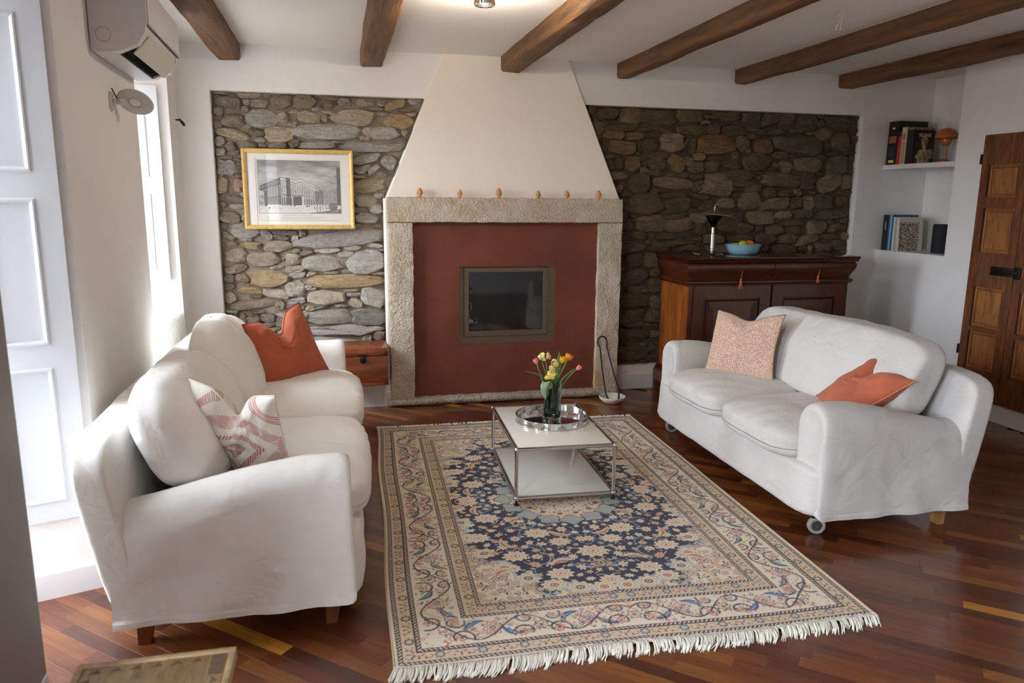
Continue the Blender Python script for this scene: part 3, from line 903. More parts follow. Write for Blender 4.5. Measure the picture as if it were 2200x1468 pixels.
def rough_block(name, x0, x1, y0, y1, z0, z1, m, parent, amp=.004, n=(10, 4, 10), wob=.0, k=40.0):
    """granite block with slightly uneven hewn faces"""
    V, F, idx = [], [], {}
    nn = n

    def vid(c):
        if c not in idx:
            idx[c] = len(V)
            q = Vector((x0 + (x1 - x0) * c[0] / nn[0], y0 + (y1 - y0) * c[1] / nn[1], z0 + (z1 - z0) * c[2] / nn[2]))
            edge = sum(1 for i in range(3) if c[i] in (0, nn[i]))
            ctr = Vector(((x0 + x1) / 2, (y0 + y1) / 2, (z0 + z1) / 2))
            d = Vector((nz(q.x * k * .5, q.y * k * .5, q.z * k * .5), nz(q.x * k * .5 + 7, q.y * k * .5, q.z * k * .5), nz(q.x * k * .5, q.y * k * .5 + 7, q.z * k * .5))) * amp
            d += Vector((nz(q.x * 3, q.y * 3, q.z * 3), nz(q.x * 3 + 5, q.y * 3, q.z * 3), nz(q.x * 3, q.y * 3 + 5, q.z * 3))) * wob
            if edge >= 2:
                d += Vector([(-.35 * amp if c[i] == nn[i] else .35 * amp if c[i] == 0 else 0) for i in range(3)])
            V.append(tuple(q + d))
        return idx[c]
    for ax in range(3):
        a1, a2 = (ax + 1) % 3, (ax + 2) % 3
        for s in (0, nn[ax]):
            for i in range(nn[a1]):
                for j in range(nn[a2]):
                    q = []
                    for a, b in ((i, j), (i + 1, j), (i + 1, j + 1), (i, j + 1)):
                        c = [0, 0, 0]
                        c[ax], c[a1], c[a2] = s, a, b
                        q.append(vid(tuple(c)))
                    F.append(tuple(q) if s else tuple(q[::-1]))
    return mk(name, V, F, m, parent, True, angle=45)


rough_block('jamb', .098, .271, FY, .02, .05, 1.332, M_granite, fp, .006, (9, 8, 60))
rough_block('jamb', 1.660, 1.842, FY, .02, .045, 1.332, M_granite, fp, .006, (9, 8, 60))
rough_block('lintel', .093, 1.838, FY - .004, .02, 1.334, 1.508, M_granite, fp, .006, (80, 8, 9))
# plaster filler along the jambs' outer sides
box('plaster_edge', .078, .099, -.12, .03, .19, 1.50, M_hood, fp, .004)
# hearth: rounded rough stone kerb
def hearth(i, j):
    n = 12
    x = .075 + 1.785 * j / 79
    t = i / n
    sec = [(.02, 0), (-.185, 0), (-.203, .008), (-.212, .022), (-.211, .038), (-.203, .05), (-.188, .056), (-.16, .057), (-.1, .055), (.02, .055)]
    y, z = sec[i]
    e = min(j, 79 - j)
    sh = (.012, .004, 0)[min(e, 2)]
    a = nz(x * 14, y * 14, z * 20)
    b = nz(x * 45 + 3, y * 45, z * 45)
    f = 0 if i in (0, 9) else 1
    return (x, y + f * (.008 * a + .004 * b) + sh, max(0, z - sh + f * (.006 * b + .004 * a)) if z > 0 else 0)


V, F = gridVF(hearth, 10, 80)
F += [tuple(range(10))[::-1], tuple(79 * 10 + i for i in range(10))]
V, F = fix(V, F)
mk('hearth_kerb', V, F, mat('grey_granite', L(170, 160, 144), .85, var=[(60, L(112, 104, 92), .48, .7, 5, None, 'NOISE'), (9, L(150, 128, 98), .5, .75, 4, None, 'NOISE')], bump=[(60, .01, 4, None, 'NOISE')]), fp, True, angle=60)
# rust panel with the insert opening
IX0, IX1, IZ0, IZ1 = .607, 1.335, .433, 1.016
V, F = fix(*slab([.265, IX0, IX1, 1.664], [.05, IZ0, IZ1, 1.338], [(IX0, IX1, IZ0, IZ1)], lambda u, v, s: (u, -.128 + (.09 if s else 0), v)))
panel = mk('rust_panel', V, F, M_rust, fp)
# insert: steel box frame, door frame, glass, firebox
V, F = fix(*slab([IX0, IX0 + .034, IX1 - .052, IX1], [IZ0, IZ0 + .056, IZ1 - .010, IZ1], [(IX0 + .034, IX1 - .052, IZ0 + .056, IZ1 - .010)], lambda u, v, s: (u, -.112 + (.10 if s else 0), v)))
ins = mk('insert_frame', V, F, M_steel, fp)
DX0, DX1, DZ0, DZ1 = IX0 + .038, IX1 - .056, IZ0 + .060, IZ1 - .014
V, F = fix(*slab([DX0, DX0 + .033, DX1 - .036, DX1], [DZ0, DZ0 + .040, DZ1 - .030, DZ1], [(DX0 + .033, DX1 - .036, DZ0 + .040, DZ1 - .030)], lambda u, v, s: (u, -.120 + (.03 if s else 0), v)))
door = mk('insert_door', V, F, M_steel, fp)
box('insert_glass', DX0 + .03, DX1 - .033, -.108, -.102, DZ0 + .037, DZ1 - .027, mat('ceramic_glass', L(10, 11, 11), .05, spec=.8), door)
zc = .72
tube('insert_handle', [(DX0 + .036, -.121, zc + .028), (DX0 + .046, -.128, zc + .028), (DX0 + .05, -.13, zc), (DX0 + .046, -.128, zc - .028), (DX0 + .036, -.121, zc - .028)], .0025, M_chrome, door, 6)
# hood
HB = (.094, 1.836, -.115, .04, 1.500)
HT = (.515, 1.44, -.025, .04, 2.50)
V = []
nh = 14
for j in range(nh):
    t = j / (nh - 1)
    x0, x1 = HB[0] + (HT[0] - HB[0]) * t, HB[1] + (HT[1] - HB[1]) * t
    y0 = HB[2] + (HT[2] - HB[2]) * t
    z = HB[4] + (HT[4] - HB[4]) * t
    V += [(x0, .05, z), (x0, y0 + .006, z), (x0 + .006, y0, z), (x1 - .006, y0, z), (x1, y0 + .006, z), (x1, .05, z)]
F = []
for j in range(nh - 1):
    for i in range(6):
        F.append((j * 6 + i, j * 6 + (i + 1) % 6, j * 6 + 6 + (i + 1) % 6, j * 6 + 6 + i))
F += [tuple(range(6))[::-1], tuple((nh - 1) * 6 + i for i in range(6))]
V, F = fix(V, F)
mk('chimney_hood', V, F, M_hood, fp)
for z0, z1 in ((1.84, 1.98), (1.65, 1.74)):
    V = []
    for z in (z0, z1):
        t = (z - HB[4]) / (HT[4] - HB[4])
        x = HB[0] + (HT[0] - HB[0]) * t - .0035
        y = HB[2] + (HT[2] - HB[2]) * t
        V += [(x, y + .022, z), (x, y + .058, z), (x + .01, y + .022, z), (x + .01, y + .058, z)]
    V, F = fix(V, [(0, 1, 5, 4), (0, 2, 3, 1), (4, 5, 7, 6), (0, 4, 6, 2), (1, 3, 7, 5), (2, 6, 7, 3)])
    mk('hood_vent', V, F, M_black, fp)

# ---- six carved heads on the lintel
M_terra = mat('carved_terracotta', L(206, 152, 102), .7, var=[(60, L(156, 104, 64), .45, .75, 5, None, 'NOISE')], bump=[(120, .003, 4, None, 'NOISE')])


def head(x, h, label, seed, turn):
    c = Vector((x, FY + .028, 1.506))
    k = h / .06
    V, F = puffVF(12, 2.2)
    out = []
    for (a, b, z) in V:
        t = (z + 1) / 2
        w = .0165 * (.62 + .46 * sm(0, .55, t)) * (1 - .12 * sm(.75, 1, t))
        d = .019 * (.66 + .42 * sm(.1, .6, t))
        X, Yq, Zq = a * w, b * d, (.026 + z * .0345)
        if b < 0:
            f = max(0, 1 - (abs(a) / .28) ** 2)
            X2 = 0
            Yq -= .0065 * f * math.exp(-((t - .44) / .09) ** 2)          # nose
            Yq += .004 * math.exp(-((t - .55) / .05) ** 2) * math.exp(-((abs(a) - .42) / .2) ** 2)   # eye sockets
            Yq -= .003 * f * math.exp(-((t - .25) / .04) ** 2)          # mouth
            Yq -= .003 * f * math.exp(-((t - .12) / .06) ** 2)          # chin
            Yq -= .0025 * math.exp(-((t - .63) / .04) ** 2)             # brow
        if abs(a) > .8:
            X += math.copysign(.003, a) * math.exp(-((t - .45) / .12) ** 2)   # ears
        r = .0012 * nz(seed + a * 4, b * 4, z * 4)
        X, Yq = X + r, Yq + r
        ct, sn = math.cos(turn), math.sin(turn)
        out.append((c.x + k * (X * ct - Yq * sn), c.y + k * (X * sn + Yq * ct), c.z + max(0, k * (Zq + .0075))))
    o = mk('carved_head', out, F, M_terra, smooth=True)
    tag(o, label, 'figurine', 'small carved heads on the fireplace lintel')


for i, (x, h, lab) in enumerate(((.326, .060, 'tall carved terracotta head at the end of the lintel nearest the engraving'), (.611, .052, 'small carved terracotta head second from the engraving end of the lintel'), (.895, .064, 'tallest carved terracotta head, near the middle of the lintel'),
                                 (1.190, .052, 'carved terracotta head above the far edge of the stove door'), (1.409, .052, 'carved terracotta head second from the sideboard end of the lintel'), (1.654, .056, 'carved terracotta head at the end of the lintel nearest the sideboard'))):
    head(x, h, lab, i * 3.1, (.25, .35, .2, -.15, -.05, .1)[i])

# ================================================================ SOFAS
def cloth(name, c, c2, b1=.0045, fine=.0006, rot=.5):
    k = NT(name)
    k.l(k.mix(k.ramp(k.tex(k.coords(), 2.5, 4), .4, .7), c, c2), k.b.inputs['Base Color'])
    k.b.inputs['Roughness'].default_value = .9
    k.b.inputs['Sheen Weight'].default_value = .12
    h1 = k.tex(k.coords((1, 1, 1.5), rot=(rot, .3, rot)), 5.5, 3, 'NOISE', .7, .5)
    rg = k.n('ShaderNodeTexNoise', noise_type='RIDGED_MULTIFRACTAL')
    rg.inputs['Scale'].default_value = 5.0
    rg.inputs['Detail'].default_value = 2.0
    rg.inputs['Roughness'].default_value = .45
    rg.inputs['Distortion'].default_value = .6
    k.l(k.coords((1.7, .75, 1.0), rot=(.4, rot, .7)), rg.inputs['Vector'])
    wv = k.tex(k.coords(), 420, 2)
    prev = None
    for h, d in ((h1, b1 * 3.6), (rg.outputs[0], b1 * .55), (wv, fine)):
        b = k.n('ShaderNodeBump')
        b.inputs['Distance'].default_value = d
        k.l(h, b.inputs['Height'])
        if prev:
            k.l(prev, b.inputs['Normal'])
        prev = b.outputs[0]
    k.l(prev, k.b.inputs['Normal'])
    return k.m


M_cotton = cloth('white_cotton', L(242, 239, 234), L(235, 231, 224))
M_cotton_dim = cloth('white_cotton_dim', L(210, 206, 202), L(201, 197, 191))  # same white cotton, darkened for the weaker light on the short sofa
M_leg = mat('oak_leg', L(176, 128, 74), .5, var=[(4, L(140, 96, 52), .4, .7, 6, (8, 8, 1), 'NOISE')])
M_legd = mat('stained_leg', L(112, 62, 30), .45, var=[(4, L(80, 42, 20), .4, .7, 6, (8, 8, 1), 'NOISE')])
AW = .205


def sofa(name, label, P, W, nback, cm, legm, casters, base, sag=1.0, seed=0.0):
    t = thing(name, label, 'sofa', base)

    def put(nm, V, F, m=cm, smooth=True, angle=None):
        return mk(nm, *fix([tuple(P(*v)) for v in V], F), m, t, smooth, angle=angle)

    # arms: lofted slipcovered sections
    for side in (0, 1):
        def sec(v, inset):
            zt = .618 - .115 * sm(.15, .86, v)
            r = AW / 2
            pts = []
            nseg = 12
            for z in [.10, .117, .1205, .124, .130] + [.13 + (zt - r - .13) * i / 11 for i in range(1, 12)]:
                q = (z - .10) / (zt - r - .10)
                pts.append((-.012 * (1 - q) ** 2 - (.0022 if z < .122 else 0), z, 'o'))
            for i in range(1, nseg):
                a = PI - PI * i / nseg
                pts.append((r + r * math.cos(a), zt - r + r * math.sin(a), 't'))
            for i in range(6):
                z = zt - r + (.12 - (zt - r)) * i / 5
                pts.append((AW, z, 'i'))
            out = []
            cx, cz = AW / 2, .36
            for (u, z, k) in pts:
                w = 0
                if k == 'o' or k == 't':
                    q = Vector((v * 3.2, z * 5 + v * 2.4, seed + side * 9))
                    w = .012 * noise.noise(q) + .006 * noise.noise(q * 2.7) + .003 * noise.noise(q * 6)
                    w *= .5 if k == 't' else 1.0
                    if z < .16:
                        w += .006 * math.sin(v * 26 + 2 * nz(v * 4, seed, 0)) * (1 - (z - .1) / .06)
                uu = u - (w if k == 'o' else 0)
                zz = z + (w if k == 't' else 0)
                d = math.hypot(uu - cx, zz - cz)
                f = 1 - inset / max(d, .05)
                uu = cx + (uu - cx) * f
                zz = max(.10, cz + (zz - cz) * f) if inset else zz
                out.append((uu, zz))
            return out
        rings = [(.052, .055), (.040, .030), (.043, .014), (.055, .004)] + [(.075 + .75 * i / 34, 0) for i in range(35)]
        V = []
        for (v, ins) in rings:
            for (u, z) in sec(max(v, .05), ins):
                uu = u if side == 0 else W - u
                V.append((uu, v + (.020 * (z - .1) if ins else .020 * (z - .1) * max(0, 1 - (v - .05) / .3)), z))
        ns = len(V) // len(rings)
        F = []
        for j in range(len(rings) - 1):
            for i in range(ns):
                F.append((j * ns + i, j * ns + (i + 1) % ns, j * ns + ns + (i + 1) % ns, j * ns + ns + i))
        F.append(tuple(range(ns)))
        F.append(tuple((len(rings) - 1) * ns + i for i in range(ns)))
        put('arm', V, F, angle=70)
    # back frame: leaning slab over the full width
    V, F = puffVF(22, 9.0)
    out = []
    for (a, b, c) in V:
        u = W / 2 + a * (W / 2 + .006)
        h = (c + 1) / 2
        z = .105 + .62 * h
        vm = .765 + .115 * h
        th = .062 + .012 * math.sin(PI * h)
        w = .008 * nz(u * 4, z * 5, seed + 4) + .004 * nz(u * 11, z * 9, seed)
        if z < .2 and abs(a) > .9:
            w += .004
        out.append((u + (w if abs(a) > .9 else 0), vm + b * th + w * (1 if b > 0 else .4), z + (w if c > .8 else 0)))
    put('back_frame', out, F)
    # front apron / base
    V, F = puffVF(24, 14.0)
    out = []
    for (a, b, c) in V:
        u = W / 2 + a * (W / 2 - .008)
        v = .40 + b * .385
        z = .215 + c * .115
        w = .006 * nz(u * 5, z * 8, seed + 2) + .004 * nz(u * 14, z * 4, seed + 7)
        out.append((u, v + (w if b < -.6 else 0) - (.018 * (1 - (c + 1) / 2) if b < -.6 else 0), z))
    put('base_cover', out, F)
    # seat cushions
    for k in range(2):
        u0 = AW - .012 if k == 0 else W / 2 + .003
        u1 = W / 2 - .003 if k == 0 else W - AW + .012
        V, F = puffVF(26, 5.5)
        out = []
        for (a, b, c) in V:
            u = (u0 + u1) / 2 + a * (u1 - u0) / 2
            v = .315 + b * .345 - .012 * (1 - a * a) * (1 if b < -.5 else 0)
            crown = (1 - a ** 4) * (1 - b ** 4)
            z = .385 + c * .078 + (.022 * crown if c > 0 else 0)
            w = .007 * nz(u * 5, v * 5, seed + k) + .003 * nz(u * 14, v * 10, seed + k * 3)
            # soft folds near the front edge
            if c > 0:
                w += .004 * math.sin((u + v * .4) * 45 + 3 * nz(u * 3, v * 3, seed)) * sm(.35, -.9, b) * .6
            if b < -.3 and c > -.2:
                z -= .014 * sm(-.3, -1, b)
            out.append((u, v - (w if b < -.7 else 0), z + (w if c > 0 else 0)))
        put('seat_cushion', out, F)
    # back cushions
    for k in range(nback):
        um0, um1 = AW - .075, W - AW + .075
        u0 = um0 + (um1 - um0) * k / nback + .004
        u1 = um0 + (um1 - um0) * (k + 1) / nback - .004
        V, F = puffVF(30 if nback > 1 else 40, 4.0 if nback > 1 else 6.0)
        out = []
        for (a, b, c) in V:
            h = (c + 1) / 2
            u = (u0 + u1) / 2 + a * (u1 - u0) / 2 * (1 - .03 * (1 - h))
            z = .455 + .405 * h
            # sagging, unevenly stuffed top edge
            top = sm(.55, 1, h)
            z += top * (.030 * sag * nz(u * 2.1, seed + 11 + k, 0) - (.022 if nback > 1 else .008) * sag * a * a)
            th = .118 * (1 - .35 * top) * (1 + .12 * (1 - a * a))
            vm = .585 + .155 * h
            w = .014 * nz(u * 3.4, z * 4, seed + k * 5) + .006 * nz(u * 9 + z * 8, z * 5, seed + k) + .003 * nz(u * 22 + z * 24, z * 8, seed)
            out.append((u, vm + b * th - (w if b < 0 else -.3 * w), z + w * .7 * top))
        put('back_cushion', out, F)
    # feet
    for (u, v) in ((.07, .74), (W - .07, .74)) + (() if casters else ((.07, .12), (W - .07, .12))):
        c = P(u, v, 0)
        V = []
        for (h, z, dv) in ((.020, 0, .012), (.028, .12, 0)):
            for (a, b) in ((-1, -1), (1, -1), (1, 1), (-1, 1)):
                V.append((u + a * h, v + b * h + dv, z))
        put('leg', V, [(0, 3, 2, 1), (4, 5, 6, 7), (0, 1, 5, 4), (1, 2, 6, 5), (2, 3, 7, 6), (3, 0, 4, 7)], legm, False)
    if casters:
        for (u, v) in ((.085, .105), (W - .085, .105)):
            c = Vector(P(u, v, .040))
            ax = (Vector(P(u + .1, v + .03, .040)) - c).normalized()
            up_ = Vector((0, 0, 1))
            sd = ax.cross(up_)

            def ring(r, h, n=28):
                return [tuple(c + ax * h + sd * (r * math.cos(2 * PI * i / n)) + up_ * (r * math.sin(2 * PI * i / n))) for i in range(n)]
            prof = ((.012, -.010), (.026, -.010), (.028, -.013), (.036, -.013), (.040, -.009), (.040, .009), (.036, .013), (.028, .013), (.026, .010), (.012, .010))
            V = []
            for r, h in prof:
                V += ring(r, h)
            F = []
            for j in range(len(prof) - 1):
                for i in range(28):
                    F.append((j * 28 + i, j * 28 + (i + 1) % 28, j * 28 + 28 + (i + 1) % 28, j * 28 + 28 + i))
            F += [tuple(range(28)), tuple((len(prof) - 1) * 28 + i for i in range(28))]
            wh = mk('caster_wheel', *fix(V, F), mat('grey_rubber', L(150, 148, 142), .55), t, True, angle=35)
            V = []
            for r, h in ((.024, -.0105), (.024, .0105)):
                V += ring(r, h)
            F = [tuple(range(28)), tuple(28 + i for i in range(28))] + [(i, (i + 1) % 28, 28 + (i + 1) % 28, 28 + i) for i in range(28)]
            mk('wheel_hub', *fix(V, F), mat('dark_hub', L(60, 58, 56), .4), wh, True, angle=35)
            V, F = tubeVF([c - ax * .016, c + ax * .016], .006, 10)
            mk('axle', V, F, M_chrome, wh, True, angle=40)
            V = []
            for s in (-1, 1):
                pass
            V, F = join([boxVF(-.02, .02, -.002, .002, 0, .035)])
            V = [tuple(c + ax * (sg * .018 + p[1]) + sd * p[0] + up_ * (p[2] + .012)) for p in V for sg in (1,)]
            mk('caster_fork', V, F, M_iron, t)
            mk('caster_plate', [tuple(c + ax * p[1] + sd * p[0] + up_ * p[2]) for p in boxVF(-.03, .03, -.03, .03, .045, .075)[0]], boxVF(0, 1, 0, 1, 0, 1)[1], M_iron, t)
    return t


# sofa along the windows, facing +x: u -> +y, v -> -x
def P1(u, v, z):
    return (-.175 - v, -3.035 + u, z)


def P2(u, v, z):
    return (1.755 + v, -2.775 + u, z)


sofa('sofa', 'long white slipcovered sofa standing along the windows', P1, 2.40, 2, M_cotton, M_legd, False, (-.6, -1.85, 0), 1.0, 1.7)
sofa('sofa', 'short white slipcovered sofa on casters before the sideboard', P2, 1.72, 1, M_cotton_dim, M_leg, True, (2.2, -1.92, 0), 1.0, 5.3)


# ================================================================ CUSHIONS
def pillow(name, label, c, ex, ey, hw, hh, th, m, chop=.0, chopw=.34, bend=0.0, n=56, paint=None, seed=0.0, flange=0.0, dots=False, seam=None, lean=0.0, group='throw cushions on the sofas'):
    """throw cushion: c centre, ex along the width, ey up the height, third axis the front"""
    c, ex, ey = Vector(c), Vector(ex).normalized(), Vector(ey)
    ey = (ey - ex * ey.dot(ex)).normalized()
    ez = ex.cross(ey)
    V, F, UV = [], [], []

    def pt(a, b, s):
        x = a * hw * (1 - .10 * (1 - b * b))
        y = b * hh * (1 - .10 * (1 - a * a))
        t = th * (max(0, 1 - abs(a) ** 3) ** .75) * (max(0, 1 - abs(b) ** 3) ** .75)
        z = s * t
        if chop:
            # karate chop: the middle of the top edge is pressed down and the sides fold towards it
            g = math.exp(-(a / chopw) ** 2) * sm(-.35, 1, b)
            y -= chop * g
            z += s * t * .35 * (1 - g) * sm(0, 1, b) - s * .25 * t * g
            x *= 1 - .16 * sm(.2, 1, b) * (chop / .1) * .6
        z += bend * (b * b - .3) * hh + lean * a * a
        w = .012 * nz(a * 2.2 + seed, b * 2.2, s * .6) + .007 * nz(a * 5 + seed, b * 5, s) + .003 * nz(a * 13 + seed, b * 6, s)
        ed = max(0, 1 - a ** 8) * max(0, 1 - b ** 8)
        z += s * w * ed
        return c + ex * x + ey * y + ez * z
    nn = n + 1
    ids = {}
    for s in (1, -1):
        for j in range(nn):
            for i in range(nn):
                edge = i in (0, n) or j in (0, n)
                key = (i, j, 0 if edge else s)
                if key not in ids:
                    a, b = 2 * i / n - 1, 2 * j / n - 1
                    # denser near the edge
                    ids[key] = len(V)
                    V.append(tuple(pt(a, b, s)))
                    UV.append((a, b, s))
    for s in (1, -1):
        for j in range(n):
            for i in range(n):
                q = []
                for (p, r) in ((i, j), (i + 1, j), (i + 1, j + 1), (i, j + 1)):
                    e = p in (0, n) or r in (0, n)
                    q.append(ids[(p, r, 0 if e else s)])
                F.append(tuple(q) if s > 0 else tuple(q[::-1]))
    o = mk(name, V, F, m, smooth=True)
    tag(o, label, 'cushion', group)
    if paint:
        color_attr(o, [paint(*u) for u in UV])
    # piped seam running round the edge
    if seam:
        loop = [pt(2 * i / n - 1, -1, 0) for i in range(n)] + [pt(1, 2 * i / n - 1, 0) for i in range(n)] + [pt(1 - 2 * i / n, 1, 0) for i in range(n)] + [pt(-1, 1 - 2 * i / n, 0) for i in range(n)]
        V, F = tubeVF(loop, .0032, 6, closed=True)
        mk('seam', V, F, seam, o, True)
    return o


M_rustc = cloth('rust_linen', L(186, 96, 62), L(170, 84, 54), .003, .0012)
M_rustc2 = cloth('terracotta_linen', L(184, 98, 68), L(168, 86, 60), .003, .0012)
M_rusts = mat('rust_thread', L(150, 66, 42), .85)
pillow('throw_cushion', 'rust linen cushion with a dented top beside the wooden chest', (-.560, -1.10, .640), (.60, .52, .17), (-.28, .08, 1.0), .225, .220, .075, M_rustc, chop=.115, chopw=.30, seed=2.0, seam=M_rusts)


def diamond(a, b, s):
    """cream cloth with a block-printed diamond pattern in dusty red"""
    cream = np.array(L(236, 230, 220)[:3])
    red = np.array(L(188, 96, 92)[:3])
    dark = np.array(L(150, 62, 74)[:3])
    x, y = a * 1.25, b * 1.25
    r = abs(x - .08) + abs(y + .05)
    q = math.hypot((x * 37) % 1 - .5, (y * 37 + .5 * (int(x * 37) % 2)) % 1 - .5)
    if r < .34:
        return dark if q < .40 else cream
    if .62 < r < .84:
        if r < .655 or r > .805:
            return red if ((x - y) * 22) % 1 < .5 else cream
        return red if ((x * (1 if x * y > 0 else -1) + y * .2) * 17) % 1 < .55 else cream
    if 1.08 < r < 1.42:
        return red if q < .36 else cream
    if r > 1.72 and r < 1.95:
        return red if ((x + y) * 17) % 1 < .5 else cream
    return cream


M_print = mat('block_print', 'attr', .9, bump=[(5, .008, 3, None, 'NOISE'), (420, .0006, 2, None, 'NOISE')])
pillow('throw_cushion', 'cream cushion block-printed with dusty red diamonds', (-.618, -2.650, .618), (.24, -.17, -.015), (-.17, .06, .20), .220, .205, .066, M_print, chop=.10, chopw=.30, n=190, paint=diamond, seed=6.0, seam=mat('cream_thread', L(226, 218, 206), .9))


def dots_mat():
    k = NT('dotted_cotton')
    v = k.tex(k.coords((1, 1, 1)), 150, 0, 'VORO')
    c = k.mix(k.ramp(v, .30, .40), L(232, 220, 206), L(190, 152, 130))
    k.l(c, k.b.inputs['Base Color'])
    k.b.inputs['Roughness'].default_value = .9
    b = k.n('ShaderNodeBump')
    b.inputs['Distance'].default_value = .012
    k.l(k.tex(k.coords(), 6, 3), b.inputs['Height'])
    k.l(b.outputs[0], k.b.inputs['Normal'])
    return k.m


pillow('throw_cushion', 'flat dusty beige cushion with tiny pale dots', (2.118, -1.515, .645), (.30, -.52, .03), (.30, .16, .95), .235, .215, .030, dots_mat(), chop=.035, chopw=.4, seed=9.0, bend=-.10)
pillow('throw_cushion', 'terracotta linen cushion slumped against the near sofa arm', (2.262, -2.405, .588), (.42, .86, .20), (.66, -.20, .58), .195, .222, .082, M_rustc2, chop=.105, chopw=.32, seed=14.0, seam=mat('rust_thread_pale', L(200, 128, 98), .85))

# ================================================================ RUG
RW, RL, RA = 1.7605, 2.6033, -0.0287
R0 = Vector((-.0367, -.714, 0))
rc, rs = math.cos(RA), math.sin(RA)


def rugp(x, y, z):
    """x across from the left edge, y from the far end towards the viewer"""
    return (R0.x + rc * x + rs * y, R0.y + rs * x - rc * y, z)


CR = s2l((232, 219, 196))
CR2 = s2l((205, 184, 152))
NAVY = s2l((24, 24, 60))
BLUE = s2l((52, 84, 138))
LBLUE = s2l((140, 168, 190))
PEACH = s2l((216, 182, 148))
TAN = s2l((190, 152, 108))
RED = s2l((176, 56, 60))
RUSTY = s2l((184, 104, 66))
GREEN = s2l((58, 84, 84))
BRN = s2l((50, 28, 40))
PALE = s2l((236, 226, 206))


def paint_rug(res=.003):
    rnd = random.Random(5)
    hw, hl = RW / 2, RL / 2
    nx, ny = int(hw / res), int(hl / res)
    xs = (np.arange(nx) + .5) * hw / nx
    ys = (np.arange(ny) + .5) * hl / ny
    X, Y = np.meshgrid(xs, ys)
    C = np.empty((ny, nx, 3))
    C[:] = CR
    aa = res * .7

    def put(sl, d, col):
        m = np.clip(.5 - d / (2 * aa), 0, 1)[..., None]
        C[sl] = C[sl] * (1 - m) + col * m

    def win(cx, cy, r):
        i0, i1 = max(0, int((cx - r) / hw * nx)), min(nx, int((cx + r) / hw * nx) + 2)
        j0, j1 = max(0, int((cy - r) / hl * ny)), min(ny, int((cy + r) / hl * ny) + 2)
        if i0 >= i1 or j0 >= j1:
            return None
        return (slice(j0, j1), slice(i0, i1))

    def flower(cx, cy, R, n, amp, rot, cols, squash=1.0, tilt=0.0):
        sl = win(cx, cy, R * 1.5)
        if sl is None:
            return
        x, y = X[sl] - cx, Y[sl] - cy
        ct, sn = math.cos(tilt), math.sin(tilt)
        x, y = x * ct + y * sn, (-x * sn + y * ct) / squash
        r, th = np.hypot(x, y), np.arctan2(y, x)
        for (f, col) in cols:
            put(sl, r - R * f * (1 + amp * np.cos(n * (th - rot))), col)

    def leaf(cx, cy, ln, wd, ang, col, col2=None, bend=0.0):
        sl = win(cx, cy, ln)
        if sl is None:
            return
        x, y = X[sl] - cx, Y[sl] - cy
        ct, sn = math.cos(ang), math.sin(ang)
        u, v = x * ct + y * sn, -x * sn + y * ct
        v = v - bend * (u * u / ln - ln * .1)
        t = np.clip(1 - (2 * u / ln) ** 2, 0, 1)
        put(sl, np.where(np.abs(u) < ln / 2, np.abs(v) - wd / 2 * t, 1), col)
        if col2 is not None:
            put(sl, np.where(np.abs(u) < ln / 2 * .75, np.abs(v) - wd / 2 * t * .45, 1), col2)

    def stroke(pts, w, col):
        for (a, b) in zip(pts[:-1], pts[1:]):
            mx, my = (a[0] + b[0]) / 2, (a[1] + b[1]) / 2
            L_ = math.hypot(b[0] - a[0], b[1] - a[1])
            sl = win(mx, my, L_ / 2 + w * 2)
            if sl is None or L_ < 1e-6:
                continue
            x, y = X[sl] - a[0], Y[sl] - a[1]
            t = np.clip((x * (b[0] - a[0]) + y * (b[1] - a[1])) / L_ ** 2, 0, 1)
            put(sl, np.hypot(x - t * (b[0] - a[0]), y - t * (b[1] - a[1])) - w / 2, col)

    def curl(cx, cy, r, a0, sweep, w, col, shrink=.35):
        stroke([(cx + r * (1 - shrink * i / 12) * math.cos(a0 + sweep * i / 12), cy + r * (1 - shrink * i / 12) * math.sin(a0 + sweep * i / 12)) for i in range(13)], w, col)

    # ---- field
    fx, fy = hw - .338, hl - .338
    rr = np.sqrt((X / (fx * 1.0)) ** 2 + (Y / (fy * .985)) ** 2)
    th = np.arctan2(Y / fy, X / fx)
    lob = 1 + .055 * np.cos(12 * th) + .02 * np.cos(28 * th + .6)
    ex = 2.5
    body = (np.abs(X / fx) ** ex + np.abs(Y / (fy * .985)) ** ex) ** (1 / ex)
    m = np.clip((lob * 1.0 - body) / .012, 0, 1)[..., None]
    halo = np.clip((lob * 1.035 - body) / .01, 0, 1)[..., None]
    C[:] = C * (1 - halo) + s2l((178, 186, 184)) * halo
    C[:] = C * (1 - m) + NAVY * m

    def innavy(x, y):
        b = (abs(x / fx) ** ex + abs(y / (fy * .985)) ** ex) ** (1 / ex)
        return b
    # corner field: small flowers on cream
    pts = []
    tries = 0
    while len(pts) < 150 and tries < 9000:
        tries += 1
        x, y = rnd.uniform(0, fx), rnd.uniform(0, fy)
        b = innavy(x, y)
        if b < 1.0 or any((x - p[0]) ** 2 + (y - p[1]) ** 2 < .026 ** 2 for p in pts):
            continue
        pts.append((x, y))
        k = rnd.random()
        curl(x, y, .02, rnd.uniform(0, 6), rnd.choice((-3, 3)), .0035, rnd.choice((TAN, RUSTY, CR2, TAN)))
        if k < .3:
            flower(x, y, .013, 6, .2, 0, ((1, CR2), (.75, RUSTY), (.55, PALE), (.25, RED)))
        elif k < .5:
            flower(x, y, .016, 5, .25, 1, ((1, NAVY), (.7, PALE), (.35, RUSTY)))
        elif k < .75:
            leaf(x, y, .024, .010, rnd.uniform(0, 6), rnd.choice((GREEN, NAVY, TAN)))
        else:
            flower(x, y, .012, 7, .2, 0, ((1, TAN), (.6, CR), (.3, BLUE)))
